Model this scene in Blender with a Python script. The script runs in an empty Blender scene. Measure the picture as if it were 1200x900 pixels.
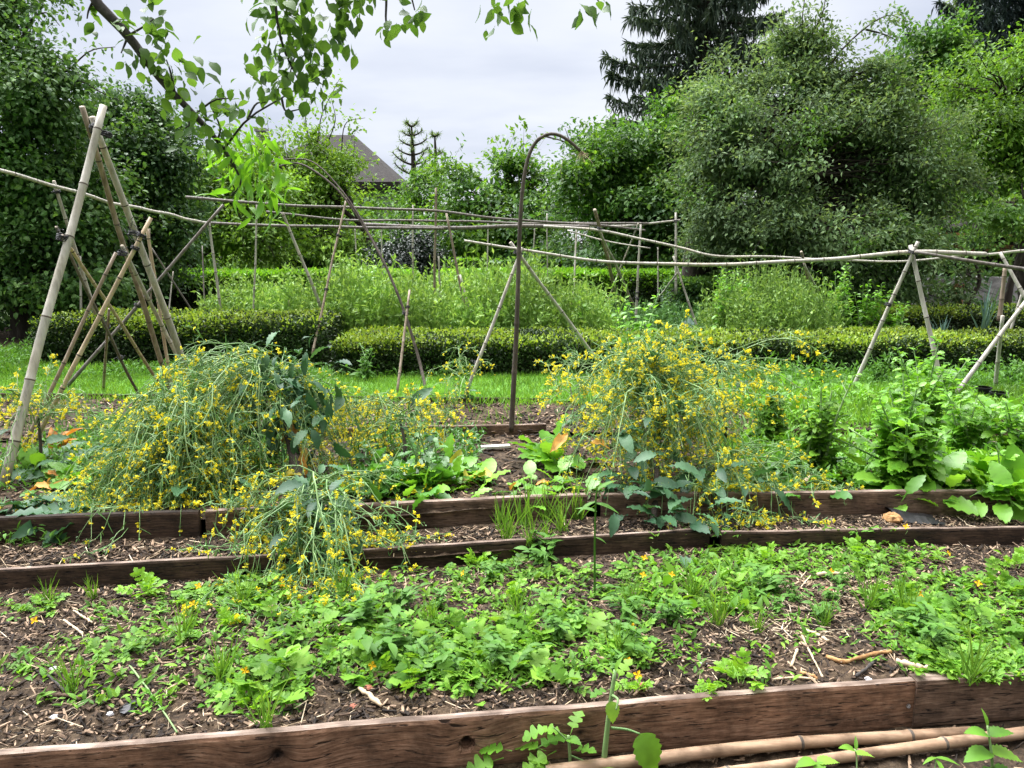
import bpy, math
import numpy as np
from math import sin, cos, pi, radians
rng = np.random.default_rng(11)
SC = bpy.context.scene
COL = SC.collection
# ------------------------------------------------------------------ camera model (pixels of the 1200x900 photo -> world)
F, CX, CY, HY, EYE = 906.0, 600.0, 450.0, 290.0, 1.6
TH = math.atan((CY - HY) / F)
def ray(px, py):
    a = (px - CX) / F; b = (CY - py) / F
    d = np.array([a, b * sin(TH) + cos(TH), b * cos(TH) - sin(TH)])
    return d / d[1]
def P(px, py, Y):
    return np.array([0, 0, EYE]) + ray(px, py) * Y
def G(px, py, z):
    d = ray(px, py); t = (z - EYE) / d[2]
    return np.array([0, 0, EYE]) + d * t
A = lambda *v: np.array(v, float)
U = lambda a, b, n=None: rng.uniform(a, b, n)
def unit(v):
    return v / np.maximum(np.linalg.norm(v, axis=-1, keepdims=True), 1e-9)

# ------------------------------------------------------------------ mesh building
class Geo:
    def __init__(s): s.v = []; s.f = []; s.n = 0
    def add(s, V, Fc, m=0):
        V = np.asarray(V, float).reshape(-1, 3); Fc = np.asarray(Fc, int)
        s.v.append(V); s.f.append((Fc + s.n, m)); s.n += len(V)
    def scatter(s, T, pos, R, S=1.0, m=0):
        TV, TF = T
        pos = np.asarray(pos, float); N = len(pos)
        if N == 0: return
        S = np.broadcast_to(np.asarray(S, float).reshape(-1, 1, 1) if np.ndim(S) <= 1 else np.asarray(S, float)[:, None, :], (N, 1, 3) if np.ndim(S) != 2 else (N, 1, 3))
        V = np.einsum('nij,nvj->nvi', R, TV[None] * S) + pos[:, None]
        nv = len(TV); off = (np.arange(N) * nv)[:, None, None]
        for k in sorted({len(f) for f in TF}):
            fk = np.array([f for f in TF if len(f) == k])
            s.f.append(((fk[None] + off).reshape(-1, k) + s.n, m))
        s.v.append(V.reshape(-1, 3)); s.n += N * nv
    def build(s, name, mats, parent=None, origin=None, smooth=False, props=None):
        me = bpy.data.meshes.new(name)
        V = np.concatenate(s.v); org = np.zeros(3) if origin is None else np.asarray(origin, float)
        me.vertices.add(len(V)); me.vertices.foreach_set('co', (V - org).ravel().astype(np.float32))
        loops = np.concatenate([f.ravel() for f, _ in s.f]); tot = np.concatenate([np.full(len(f), f.shape[1]) for f, _ in s.f])
        mi = np.concatenate([np.full(len(f), m) for f, m in s.f])
        start = np.concatenate([[0], np.cumsum(tot)[:-1]])
        me.loops.add(len(loops)); me.loops.foreach_set('vertex_index', loops.astype(np.int32))
        me.polygons.add(len(tot)); me.polygons.foreach_set('loop_start', start.astype(np.int32))
        me.polygons.foreach_set('loop_total', tot.astype(np.int32))
        me.polygons.foreach_set('material_index', mi.astype(np.int32))
        me.polygons.foreach_set('use_smooth', np.full(len(tot), bool(smooth)))
        me.update(calc_edges=True); me.validate()
        for m in (mats if isinstance(mats, (list, tuple)) else [mats]): me.materials.append(m)
        o = bpy.data.objects.new(name, me); COL.objects.link(o)
        if parent is not None: o.parent = parent
        else: o.location = org
        if props:
            for k, v in props.items():
                if v: o[k] = v
        return o
def empty(name, loc, label, cat, group=None):
    o = bpy.data.objects.new(name, None); COL.objects.link(o); o.location = loc; o.empty_display_size = .05
    o['label'] = label; o['category'] = cat
    if group: o['group'] = group
    return o
def TL(label, cat, group=None): return dict(label=label, category=cat, group=group)
STR = dict(kind='structure'); STUFF = dict(kind='stuff')
def dup(o, loc, rz, sc, label=None, group=None):
    c = o.copy(); COL.objects.link(c); c.location = loc; c.rotation_euler = (0, 0, rz); c.scale = (sc,) * 3
    if label: c['label'] = label
    if group: c['group'] = group
    for ch in o.children:
        d = ch.copy(); COL.objects.link(d); d.parent = c
    return c
def frames(d, up=None, jit=0.0):
    """rotation matrices with columns (side, along d, normal)"""
    d = unit(np.asarray(d, float)); N = len(d)
    up = np.tile(A(0, 0, 1), (N, 1)) if up is None else np.asarray(up, float)
    up = up + rng.normal(0, 1, (N, 3)) * jit
    x = np.cross(d, up); bad = np.linalg.norm(x, axis=1) < 1e-4
    x[bad] = np.cross(d[bad], A(.3, .9, .1)); x = unit(x); z = np.cross(x, d)
    return np.stack([x, d, z], axis=2)
def tubes(g, Pts, Rad, k=5, m=0, cap=False):
    """Pts (N,M,3), Rad (N,M) or (M,)"""
    Pts = np.asarray(Pts, float)
    if Pts.ndim == 2: Pts = Pts[None]
    N, M, _ = Pts.shape; Rad = np.broadcast_to(np.asarray(Rad, float), (N, M))
    t = unit(np.gradient(Pts, axis=1)); mean = unit(Pts[:, -1] - Pts[:, 0])
    ref = np.where(np.abs(mean[:, 2:3]) > .75, A(.9, .43, .02)[None], A(.05, .03, 1)[None])[:, None]
    s = unit(np.cross(t, np.broadcast_to(ref, t.shape))); u = np.cross(s, t)
    an = np.arange(k) * 2 * pi / k
    ring = s[:, :, None] * np.cos(an)[None, None, :, None] + u[:, :, None] * np.sin(an)[None, None, :, None]
    V = Pts[:, :, None] + ring * Rad[:, :, None, None]
    i = np.arange(M - 1)[:, None] * k; j = np.arange(k)[None]; j2 = (j + 1) % k
    q = np.stack([i + j, i + j2, i + k + j2, i + k + j], -1).reshape(-1, 4)
    q = (q[None] + (np.arange(N) * M * k)[:, None, None]).reshape(-1, 4)
    base = g.n
    g.add(V.reshape(-1, 3), q, m)
    if cap:
        e = np.concatenate([np.arange(N)[:, None] * M * k + np.arange(k)[::-1][None], np.arange(N)[:, None] * M * k + (M - 1) * k + np.arange(k)[None]])
        g.f.append((e + base, m if cap is True else cap))
def smooth_path(pts, n):
    """Catmull-Rom resample"""
    p = np.asarray(pts, float)
    if len(p) == 2: return p[0] + (p[1] - p[0]) * np.linspace(0, 1, n)[:, None]
    q = np.vstack([2 * p[0] - p[1], p, 2 * p[-1] - p[-2]])
    t = np.linspace(0, len(p) - 1 - 1e-6, n); i = t.astype(int); f = (t - i)[:, None]
    a, b, c, d = q[i], q[i + 1], q[i + 2], q[i + 3]
    return .5 * (2 * b + (c - a) * f + (2 * a - 5 * b + 4 * c - d) * f**2 + (3 * b - a - 3 * c + d) * f**3)
# --- leaf templates: lie along +Y, normal +Z
def strip_leaf(ys, ws, fold=.25, droop=.15, wav=0.0, y0=0.0):
    V = []; Fc = []
    for i, (y, w) in enumerate(zip(ys, ws)):
        z = -droop * y * y; wv = wav * (1 if i % 2 else -1)
        V += [(-w, y - .0, z + fold * w + wv), (0, y, z), (w, y - .0, z + fold * w - wv)]
    for i in range(len(ys) - 1):
        b = i * 3; Fc += [(b, b + 1, b + 4, b + 3), (b + 1, b + 2, b + 5, b + 4)]
    return np.array(V), Fc
DIAMOND = (np.array([(0, 0, 0), (.3, .42, .07), (0, 1, -.08), (-.3, .42, .07)]), [(0, 1, 2), (0, 2, 3)])
OVAL = (np.array([(0, 0, 0), (0, .5, 0), (0, 1, -.16), (.3, .25, .07), (.27, .68, .04), (-.3, .25, .07), (-.27, .68, .04)]),
        [(0, 3, 1), (3, 4, 1), (4, 2, 1), (0, 1, 5), (5, 1, 6), (6, 1, 2)])
BLADE = strip_leaf([0, .35, .7, 1], [.022, .03, .022, .002], .6, .25)
BIGLEAF = strip_leaf([0, .12, .3, .5, .7, .88, 1], [.02, .05, .2, .27, .24, .14, .01], .22, .3, .03)
PETAL1 = np.array([(0, 0, 0), (.34, .55, .2), (0, 1, .12), (-.34, .55, .2)])
def _flower():
    V = []; Fc = []
    for k in range(4):
        a = k * pi / 2; c, s = cos(a), sin(a)
        for (x, y, z) in PETAL1: V.append((x * c - y * s, x * s + y * c, z + .02 * (k % 2)))
        b = k * 4; Fc += [(b, b + 1, b + 2), (b, b + 2, b + 3)]
    return np.array(V), Fc
FLOWER = _flower()
def merge(parts):
    V = []; Fc = []; n = 0
    for v, f in parts:
        V.append(v); Fc += [tuple(i + n for i in q) for q in f]; n += len(v)
    return np.concatenate(V), Fc
def xform(T, pos, d, up=(0, 0, 1), s=1.0):
    R = frames(np.array([d], float), np.array([up], float))[0]
    return T[0] * s @ R.T + np.asarray(pos, float), T[1]
def lobed(n_pairs=3, jag=.5, seed=0, wide=1.0):
    """pinnate leaf with toothed leaflets, unit length"""
    r = np.random.default_rng(seed); parts = []
    leaflet = strip_leaf([0, .18, .32, .4, .58, .66, .82, 1], np.array([.02, .2, .31, .15 + .13 * (wide - 1), .3, .13 + .16 * (wide - 1), .19, .01]) * wide, .25, .2)
    rach = strip_leaf([0, .5, .95], [.012, .011, .006], .0, .12)
    parts.append(rach)
    for i in range(n_pairs):
        y = .38 + .4 * i / max(1, n_pairs - 1); L = .26 + .1 * i / n_pairs
        for sx in (-1, 1):
            parts.append(xform(leaflet, (0, y, -.12 * y * y), (sx * .85, .5 + r.uniform(-.1, .2), r.uniform(-.15, .15)), (r.uniform(-.2, .2), 0, 1), L * r.uniform(.85, 1.15)))
    parts.append(xform(leaflet, (0, .72, -.07), (r.uniform(-.1, .1), 1, -.25), (0, .25, 1), .42))
    return merge(parts)
LOBED = [lobed(3, seed=i, wide=1.15) for i in range(3)] + [lobed(2, seed=7, wide=1.3)]
def celandine(seed):
    r = np.random.default_rng(seed); ys = [0, .28, .31, .36, .42, .47, .50, .54, .60, .66, .70, .73, .78, .84, .89, .93, .97, 1]
    ws = np.array([.012, .012, .1, .23, .25, .2, .06, .2, .34, .33, .26, .1, .2, .27, .22, .13, .09, .005]) * r.uniform(.85, 1.15, 18)
    return strip_leaf(ys, ws, .22, .35, .012)
LOBEDW = [celandine(i) for i in range(4)]

# ------------------------------------------------------------------ materials
def new_mat(name):
    m = bpy.data.materials.new(name); m.use_nodes = True; nt = m.node_tree; nt.nodes.clear()
    return m, nt, nt.nodes.new, nt.links.new
def ramp(nd, stops):
    cr = nd.color_ramp; cr.interpolation = 'LINEAR'
    while len(cr.elements) < len(stops): cr.elements.new(.5)
    for e, (p, c) in zip(cr.elements, stops): e.position = p; e.color = (*c, 1)
def leaf_mat(name, cols, trans=.35, rough=.5, nscale=1.2, namp=.35, spec=.35):
    m, nt, N, L = new_mat(name)
    geo = N('ShaderNodeNewGeometry'); cr = N('ShaderNodeValToRGB')
    k = len(cols); ramp(cr, [(i / max(1, k - 1), c) for i, c in enumerate(cols)])
    L(geo.outputs['Random Per Island'], cr.inputs[0])
    tc = N('ShaderNodeTexCoord'); no = N('ShaderNodeTexNoise'); no.inputs['Scale'].default_value = nscale; no.inputs['Detail'].default_value = 3
    L(tc.outputs['Object'], no.inputs['Vector'])
    mr = N('ShaderNodeMapRange'); mr.inputs[1].default_value = .3; mr.inputs[2].default_value = .7
    mr.inputs[3].default_value = 1 - namp; mr.inputs[4].default_value = 1 + namp; L(no.outputs[0], mr.inputs[0])
    mx = N('ShaderNodeVectorMath'); mx.operation = 'SCALE'; L(cr.outputs[0], mx.inputs[0]); L(mr.outputs[0], mx.inputs['Scale'])
    pb = N('ShaderNodeBsdfPrincipled'); pb.inputs['Roughness'].default_value = rough; pb.inputs['Specular IOR Level'].default_value = spec
    L(mx.outputs[0], pb.inputs['Base Color'])
    out = N('ShaderNodeOutputMaterial')
    if trans > 0:
        tr = N('ShaderNodeBsdfTranslucent'); sc2 = N('ShaderNodeMix'); sc2.data_type = 'RGBA'; sc2.blend_type = 'MULTIPLY'; sc2.inputs[0].default_value = 1
        L(mx.outputs[0], sc2.inputs[6]); sc2.inputs[7].default_value = (1.25, 1.15, .6, 1); L(sc2.outputs[2], tr.inputs[0])
        ms = N('ShaderNodeMixShader'); ms.inputs[0].default_value = trans; L(pb.outputs[0], ms.inputs[1]); L(tr.outputs[0], ms.inputs[2]); L(ms.outputs[0], out.inputs[0])
    else: L(pb.outputs[0], out.inputs[0])
    return m
def noise_mat(name, stops, scale=(1, 1, 1), nscale=5., detail=6, rough=.9, bump=.0, dist=.02, stops2=None, n2=1.0, distort=0.0, island=0.0):
    """principled with a stretched noise ramp, a second slower noise, bump"""
    m, nt, N, L = new_mat(name)
    tc = N('ShaderNodeTexCoord'); mp = N('ShaderNodeMapping'); mp.inputs['Scale'].default_value = scale; L(tc.outputs['Object'], mp.inputs[0])
    no = N('ShaderNodeTexNoise'); no.inputs['Scale'].default_value = nscale; no.inputs['Detail'].default_value = detail; no.inputs['Distortion'].default_value = distort
    no.inputs['Roughness'].default_value = .65
    L(mp.outputs[0], no.inputs['Vector']); cr = N('ShaderNodeValToRGB'); ramp(cr, stops)
    fac = no.outputs[0]
    if island:
        geo = N('ShaderNodeNewGeometry'); ma = N('ShaderNodeMath'); ma.operation = 'MULTIPLY_ADD'; L(geo.outputs['Random Per Island'], ma.inputs[0]); ma.inputs[1].default_value = island; 
        m2 = N('ShaderNodeMath'); m2.operation = 'SUBTRACT'; L(fac, m2.inputs[0]); m2.inputs[1].default_value = island * .5; L(m2.outputs[0], ma.inputs[2]); fac = ma.outputs[0]
    L(fac, cr.inputs[0]); col = cr.outputs[0]
    if stops2:
        n3 = N('ShaderNodeTexNoise'); n3.inputs['Scale'].default_value = n2; n3.inputs['Detail'].default_value = 4; L(tc.outputs['Object'], n3.inputs['Vector'])
        c3 = N('ShaderNodeValToRGB'); ramp(c3, stops2); L(n3.outputs[0], c3.inputs[0])
        mx = N('ShaderNodeMix'); mx.data_type = 'RGBA'; mx.blend_type = 'MULTIPLY'; mx.inputs[0].default_value = 1; L(col, mx.inputs[6]); L(c3.outputs[0], mx.inputs[7]); col = mx.outputs[2]
    pb = N('ShaderNodeBsdfPrincipled'); pb.inputs['Roughness'].default_value = rough; pb.inputs['Specular IOR Level'].default_value = .25; L(col, pb.inputs['Base Color'])
    if bump:
        bp = N('ShaderNodeBump'); bp.inputs['Strength'].default_value = bump; bp.inputs['Distance'].default_value = dist; L(no.outputs[0], bp.inputs['Height']); L(bp.outputs[0], pb.inputs['Normal'])
    out = N('ShaderNodeOutputMaterial'); L(pb.outputs[0], out.inputs[0])
    return m
def wood_mat(name, dark, mid, light, knots=()):
    m, nt, N, L = new_mat(name)
    tc = N('ShaderNodeTexCoord'); vec = tc.outputs['Object']
    sep = N('ShaderNodeSeparateXYZ'); L(vec, sep.inputs[0]); zo = sep.outputs[2]; kd = None
    def M(op, a, b=None, c=None):
        n = N('ShaderNodeMath'); n.operation = op
        for i, v in enumerate((a, b, c)):
            if v is None: continue
            if isinstance(v, (int, float)): n.inputs[i].default_value = v
            else: L(v, n.inputs[i])
        return n.outputs[0]
    for (kx, kz, kr) in knots:                                    # grain bends round each knot
        dx = M('SUBTRACT', sep.outputs[0], kx); dz = M('SUBTRACT', sep.outputs[2], kz)
        r2 = M('ADD', M('MULTIPLY', M('MULTIPLY', dx, dx), .55), M('MULTIPLY', dz, dz))
        g = M('EXPONENT', M('MULTIPLY', r2, -1 / (2 * (kr * 2.2) ** 2)))
        r = M('SQRT', r2)
        zo = M('ADD', zo, M('MULTIPLY', g, M('MULTIPLY', r, .8)))
        kk = M('EXPONENT', M('MULTIPLY', r2, -1 / (2 * (kr * .55) ** 2)))
        kd = kk if kd is None else M('MAXIMUM', kd, kk)
    cb = N('ShaderNodeCombineXYZ'); L(sep.outputs[0], cb.inputs[0]); L(sep.outputs[1], cb.inputs[1]); L(zo, cb.inputs[2])
    mp = N('ShaderNodeMapping'); mp.inputs['Scale'].default_value = (6, 80, 62); L(cb.outputs[0], mp.inputs[0])
    no = N('ShaderNodeTexNoise'); no.inputs['Scale'].default_value = 1.6; no.inputs['Detail'].default_value = 9; no.inputs['Roughness'].default_value = .7; no.inputs['Distortion'].default_value = .25; L(mp.outputs[0], no.inputs['Vector'])
    cr = N('ShaderNodeValToRGB'); ramp(cr, [(.28, dark), (.5, mid), (.74, light)]); L(no.outputs[0], cr.inputs[0])
    mp2 = N('ShaderNodeMapping'); mp2.inputs['Scale'].default_value = (11, 90, 110); L(cb.outputs[0], mp2.inputs[0])
    vo = N('ShaderNodeTexNoise'); vo.inputs['Scale'].default_value = 1.0; vo.inputs['Detail'].default_value = 3; vo.inputs['Distortion'].default_value = 1.2; L(mp2.outputs[0], vo.inputs['Vector'])
    ck = N('ShaderNodeMapRange'); ck.inputs[1].default_value = .33; ck.inputs[2].default_value = .41; ck.inputs[3].default_value = .12; ck.inputs[4].default_value = 1; L(vo.outputs[0], ck.inputs[0])
    st = N('ShaderNodeTexNoise'); st.inputs['Scale'].default_value = 7; st.inputs['Detail'].default_value = 8; st.inputs['Roughness'].default_value = .7; L(vec, st.inputs['Vector'])
    sr = N('ShaderNodeMapRange'); sr.inputs[1].default_value = .35; sr.inputs[2].default_value = .65; sr.inputs[3].default_value = .38; sr.inputs[4].default_value = 1.35; L(st.outputs[0], sr.inputs[0])
    f = M('MULTIPLY', ck.outputs[0], sr.outputs[0])
    if kd is not None: f = M('MULTIPLY', f, M('SUBTRACT', 1.0, M('MULTIPLY', kd, .97)))
    vs = N('ShaderNodeVectorMath'); vs.operation = 'SCALE'; L(cr.outputs[0], vs.inputs[0]); L(f, vs.inputs['Scale'])
    pb = N('ShaderNodeBsdfPrincipled'); pb.inputs['Roughness'].default_value = .78; pb.inputs['Specular IOR Level'].default_value = .25; L(vs.outputs[0], pb.inputs['Base Color'])
    h = M('ADD', M('MULTIPLY', no.outputs[0], .6), M('MULTIPLY', ck.outputs[0], .8))
    bp = N('ShaderNodeBump'); bp.inputs['Strength'].default_value = .7; bp.inputs['Distance'].default_value = .006; L(h, bp.inputs['Height']); L(bp.outputs[0], pb.inputs['Normal'])
    out = N('ShaderNodeOutputMaterial'); L(pb.outputs[0], out.inputs[0])
    return m
M = {}
# foliage
M['maple'] = leaf_mat('maple_leaf', [(.04, .1, .03), (.075, .165, .045), (.13, .24, .065)], .38, .5, 1.2, .35, .25)
M['maple_light'] = leaf_mat('young_maple_leaf', [(.05, .14, .025), (.09, .2, .035)], .4, .45)
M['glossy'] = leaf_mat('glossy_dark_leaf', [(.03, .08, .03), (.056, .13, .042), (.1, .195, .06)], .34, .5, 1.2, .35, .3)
M['apple'] = leaf_mat('pale_orchard_leaf', [(.09, .19, .022), (.14, .27, .034), (.19, .32, .05)], .42, .55)
M['mid'] = leaf_mat('mid_green_leaf', [(.05, .13, .022), (.085, .2, .03), (.13, .25, .045)], .4, .55)
M['plum'] = leaf_mat('grey_green_leaf', [(.06, .115, .05), (.115, .19, .082), (.19, .28, .13)], .38, .6, .8, .4, .2)
M['walnut'] = leaf_mat('walnut_leaf', [(.035, .1, .018), (.06, .16, .026), (.11, .23, .038)], .4, .52)
M['bright'] = leaf_mat('bright_tree_leaf', [(.075, .18, .016), (.12, .25, .025), (.17, .32, .04)], .42, .5)
M['spruce'] = leaf_mat('spruce_needles', [(.04, .068, .05), (.065, .1, .07), (.1, .135, .09)], .1, .6)
M['cedar'] = leaf_mat('cedar_needles', [(.02, .038, .042), (.035, .058, .058), (.05, .08, .07)], .1, .6)
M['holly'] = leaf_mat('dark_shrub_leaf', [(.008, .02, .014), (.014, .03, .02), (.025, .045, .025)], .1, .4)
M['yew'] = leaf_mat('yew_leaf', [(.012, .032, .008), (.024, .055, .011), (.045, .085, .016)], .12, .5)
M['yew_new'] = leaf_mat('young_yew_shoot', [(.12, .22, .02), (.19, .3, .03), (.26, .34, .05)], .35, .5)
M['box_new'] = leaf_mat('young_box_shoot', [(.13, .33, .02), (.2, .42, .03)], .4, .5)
M['grass'] = leaf_mat('grass_blade', [(.075, .19, .02), (.12, .27, .03), (.18, .33, .05)], .45, .5, .9, .4)
M['pea'] = leaf_mat('pea_leaf', [(.15, .29, .06), (.22, .38, .085), (.3, .46, .14)], .38, .5, 1.0, .3)
M['weed'] = leaf_mat('lobed_weed_leaf', [(.06, .17, .015), (.11, .26, .022), (.185, .35, .04)], .42, .52, 9, .4, .25)
M['weed_pale'] = leaf_mat('pale_weed_leaf', [(.15, .34, .025), (.21, .42, .035)], .42, .5, 6, .2)
M['nettle'] = leaf_mat('nettle_leaf', [(.06, .165, .022), (.1, .235, .034)], .38, .55, 6, .3, .25)
M['chard'] = leaf_mat('chard_leaf', [(.09, .25, .018), (.14, .35, .028), (.2, .42, .045)], .4, .38, 4, .25, .5)
M['chard_dark'] = leaf_mat('spinach_leaf', [(.04, .14, .018), (.07, .21, .026)], .35, .38, 4, .25, .5)
M['kale'] = leaf_mat('kale_leaf', [(.02, .065, .03), (.035, .1, .04), (.06, .145, .06)], .28, .5, 5, .3, .3)
M['kale_stem'] = leaf_mat('kale_stem', [(.13, .25, .08), (.2, .33, .12), (.27, .39, .18)], .2, .45, 5, .2)
M['kale_pod'] = leaf_mat('kale_pod', [(.07, .18, .05), (.12, .25, .07)], .25, .5, 5, .2)
M['petal'] = leaf_mat('yellow_petal', [(.68, .58, .02), (.76, .69, .03), (.8, .76, .08)], .4, .55, 5, .1, .2)
M['poppy'] = leaf_mat('orange_petal', [(.82, .44, .01), (.85, .54, .015)], .4, .5, 5, .1, .2)
M['dead'] = leaf_mat('withered_leaf', [(.42, .17, .035), (.5, .26, .06), (.36, .3, .06)], .35, .6, 9, .4)
M['yellowing'] = leaf_mat('yellowing_leaf', [(.3, .32, .04), (.36, .3, .05)], .35, .5, 9, .35)
M['leek'] = leaf_mat('leek_leaf', [(.06, .13, .11), (.09, .17, .13)], .25, .45, 4, .2)
M['cabbage'] = leaf_mat('cabbage_leaf', [(.05, .12, .08), (.09, .17, .12)], .25, .45, 4, .2)
M['overhang'] = leaf_mat('overhanging_leaf', [(.045, .11, .02), (.075, .16, .028), (.1, .2, .035)], .5, .45, 8, .25)
M['overhang_light'] = leaf_mat('young_overhanging_leaf', [(.11, .29, .02), (.16, .36, .03)], .5, .45, 8, .2)
# bark, wood, cane
M['bark'] = noise_mat('bark', [(.3, (.018, .014, .011)), (.6, (.05, .042, .034)), (.8, (.1, .09, .075))], (1, 1, .3), 14, 6, .95, .8, .03)
M['bark_grey'] = noise_mat('grey_bark', [(.3, (.04, .036, .032)), (.6, (.09, .082, .072)), (.8, (.15, .14, .12))], (1, 1, .4), 30, 6, .9, .6, .01)
M['twigs'] = noise_mat('hedge_twigs', [(.3, (.008, .009, .004)), (.7, (.02, .02, .009))], (1, 1, 1), 25, 4, .95)
cst = [(.2, (.75, .7, .62)), (.5, (1, 1, 1)), (.8, (1.1, 1.02, .88))]
M['cane_grey'] = noise_mat('grey_bamboo', [(.25, (.17, .16, .135)), (.5, (.35, .335, .295)), (.75, (.48, .465, .42))], (30, 30, 3), 1.0, 7, .5, .15, .003, cst, 2.5)
M['cane_tan'] = noise_mat('tan_bamboo', [(.25, (.2, .15, .095)), (.5, (.4, .315, .215)), (.75, (.5, .42, .31))], (30, 30, 3), 1.0, 7, .5, .15, .003, cst, 2.5)
M['cane_brown'] = noise_mat('brown_bamboo', [(.25, (.09, .07, .05)), (.5, (.22, .175, .13)), (.75, (.34, .29, .23))], (30, 30, 3), 1.0, 7, .55, .15, .003, cst, 2.5)
M['cane_dark'] = noise_mat('dark_bamboo', [(.25, (.05, .045, .04)), (.5, (.12, .108, .098)), (.75, (.22, .2, .185))], (30, 30, 3), 1.0, 7, .6, .15, .003, cst, 2.5)
M['cane_red'] = noise_mat('reddish_bamboo', [(.25, (.11, .07, .045)), (.5, (.28, .19, .125)), (.75, (.44, .34, .24))], (5, 30, 30), 1.0, 9, .55, .25, .003, [(.3, (.45, .42, .38)), (.5, (.9, .88, .85)), (.75, (1.1, 1.05, 1))], 14)
M['rod'] = noise_mat('dark_hazel_rod', [(.25, (.025, .02, .017)), (.5, (.07, .056, .047)), (.75, (.14, .12, .1))], (30, 30, 5), 1.0, 7, .7, .3, .003)
M['node'] = noise_mat('bamboo_node', [(.3, (.04, .033, .027)), (.7, (.12, .1, .08))], (1, 1, 1), 40, 3, .8)
M['cut'] = noise_mat('cut_cane_end', [(.3, (.2, .17, .13)), (.7, (.42, .37, .3))], (1, 1, 1), 90, 3, .9)
M['wire'] = noise_mat('black_tie', [(.3, (.012, .012, .014)), (.7, (.03, .03, .034))], (1, 1, 1), 60, 2, .6)
M['branch'] = noise_mat('branch_bark', [(.3, (.02, .018, .017)), (.6, (.055, .05, .046)), (.8, (.12, .11, .1))], (1, 1, 1), 60, 5, .9, .5, .004)
M['soil'] = noise_mat('garden_soil', [(.3, (.014, .010, .0065)), (.5, (.045, .031, .019)), (.72, (.11, .08, .05))], (1, 1, 1), 40, 9, .95, .9, .02, [(.3, (.6, .6, .6)), (.7, (1.3, 1.25, 1.2))], 3)
M['chips'] = noise_mat('bark_mulch', [(.2, (.010, .007, .005)), (.48, (.034, .023, .016)), (.66, (.1, .066, .043)), (.86, (.32, .23, .155))], (1, 1, 1), 30, 4, .85, .4, .003, None, 1, 0, .75)
M['straw'] = noise_mat('pale_straw', [(.25, (.18, .13, .08)), (.5, (.36, .28, .18)), (.75, (.52, .44, .32))], (1, 1, 1), 30, 4, .8, .2, .002, None, 1, 0, .6)
M['ground'] = noise_mat('far_ground', [(.3, (.03, .05, .015)), (.5, (.05, .085, .02)), (.7, (.08, .08, .035))], (1, 1, 1), 1.5, 8, .95, .5, .05)
M['lawn'] = noise_mat('lawn_ground', [(.3, (.045, .12, .015)), (.55, (.08, .2, .02)), (.75, (.12, .26, .03))], (1, 1, 1), 8, 8, .95, .6, .02)
M['gravel'] = noise_mat('gravel_ground', [(.3, (.1, .093, .09)), (.5, (.22, .205, .2)), (.7, (.38, .36, .35))], (1, 1, 1), 18, 8, .95, .6, .02)
M['stone'] = noise_mat('grey_stone', [(.3, (.13, .126, .13)), (.5, (.26, .255, .26)), (.7, (.4, .39, .39))], (1, 1, 2.2), 5, 8, .95, .7, .03)
M['roof'] = noise_mat('weathered_tiles', [(.3, (.009, .008, .008)), (.5, (.02, .017, .016)), (.7, (.04, .034, .031))], (3, 3, 14), 2.5, 7, .9, .8, .03)
M['roof_pale'] = noise_mat('pale_roof_tiles', [(.3, (.1, .085, .078)), (.5, (.19, .165, .155)), (.7, (.28, .25, .235))], (4, 4, 14), 2.5, 7, .9, .8, .03)
M['shed'] = noise_mat('dark_boards', [(.3, (.012, .01, .01)), (.6, (.035, .028, .028)), (.8, (.06, .05, .05))], (6, 6, .6), 3, 6, .9, .3, .01)
M['beam'] = noise_mat('orange_beam', [(.3, (.28, .13, .06)), (.6, (.45, .24, .12)), (.8, (.5, .32, .18))], (1, 20, 20), 2, 6, .8)
M['dark_plastic'] = noise_mat('black_plastic', [(.3, (.008, .008, .009)), (.7, (.018, .018, .02))], (1, 1, 1), 20, 3, .4)
M['pale_board'] = noise_mat('pale_board', [(.3, (.4, .39, .36)), (.7, (.62, .6, .57))], (2, 20, 20), 2, 5, .7)
M['brick'] = noise_mat('brick_shard', [(.3, (.2, .07, .045)), (.7, (.36, .15, .1))], (1, 1, 1), 30, 4, .9)
M['pebble'] = noise_mat('pebble', [(.3, (.2, .2, .21)), (.7, (.5, .5, .52))], (1, 1, 1), 30, 4, .7)
M['rot'] = noise_mat('rotten_wood', [(.3, (.09, .045, .02)), (.5, (.26, .14, .055)), (.7, (.42, .27, .12))], (1, 1, 1), 45, 5, .9, .6, .004)
M['wood_front'] = None
TOPW = noise_mat('weathered_top', [(.3, (.07, .05, .038)), (.5, (.2, .15, .118)), (.7, (.37, .3, .25))], (3, 30, 30), 1.6, 8, .85, .4, .004, [(.35, (.45, .42, .4)), (.6, (1, 1, 1))], 9)
ZENITH, CLOUD, EXPO, GLOW = 4.6, .98, .24, 27.0
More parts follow.
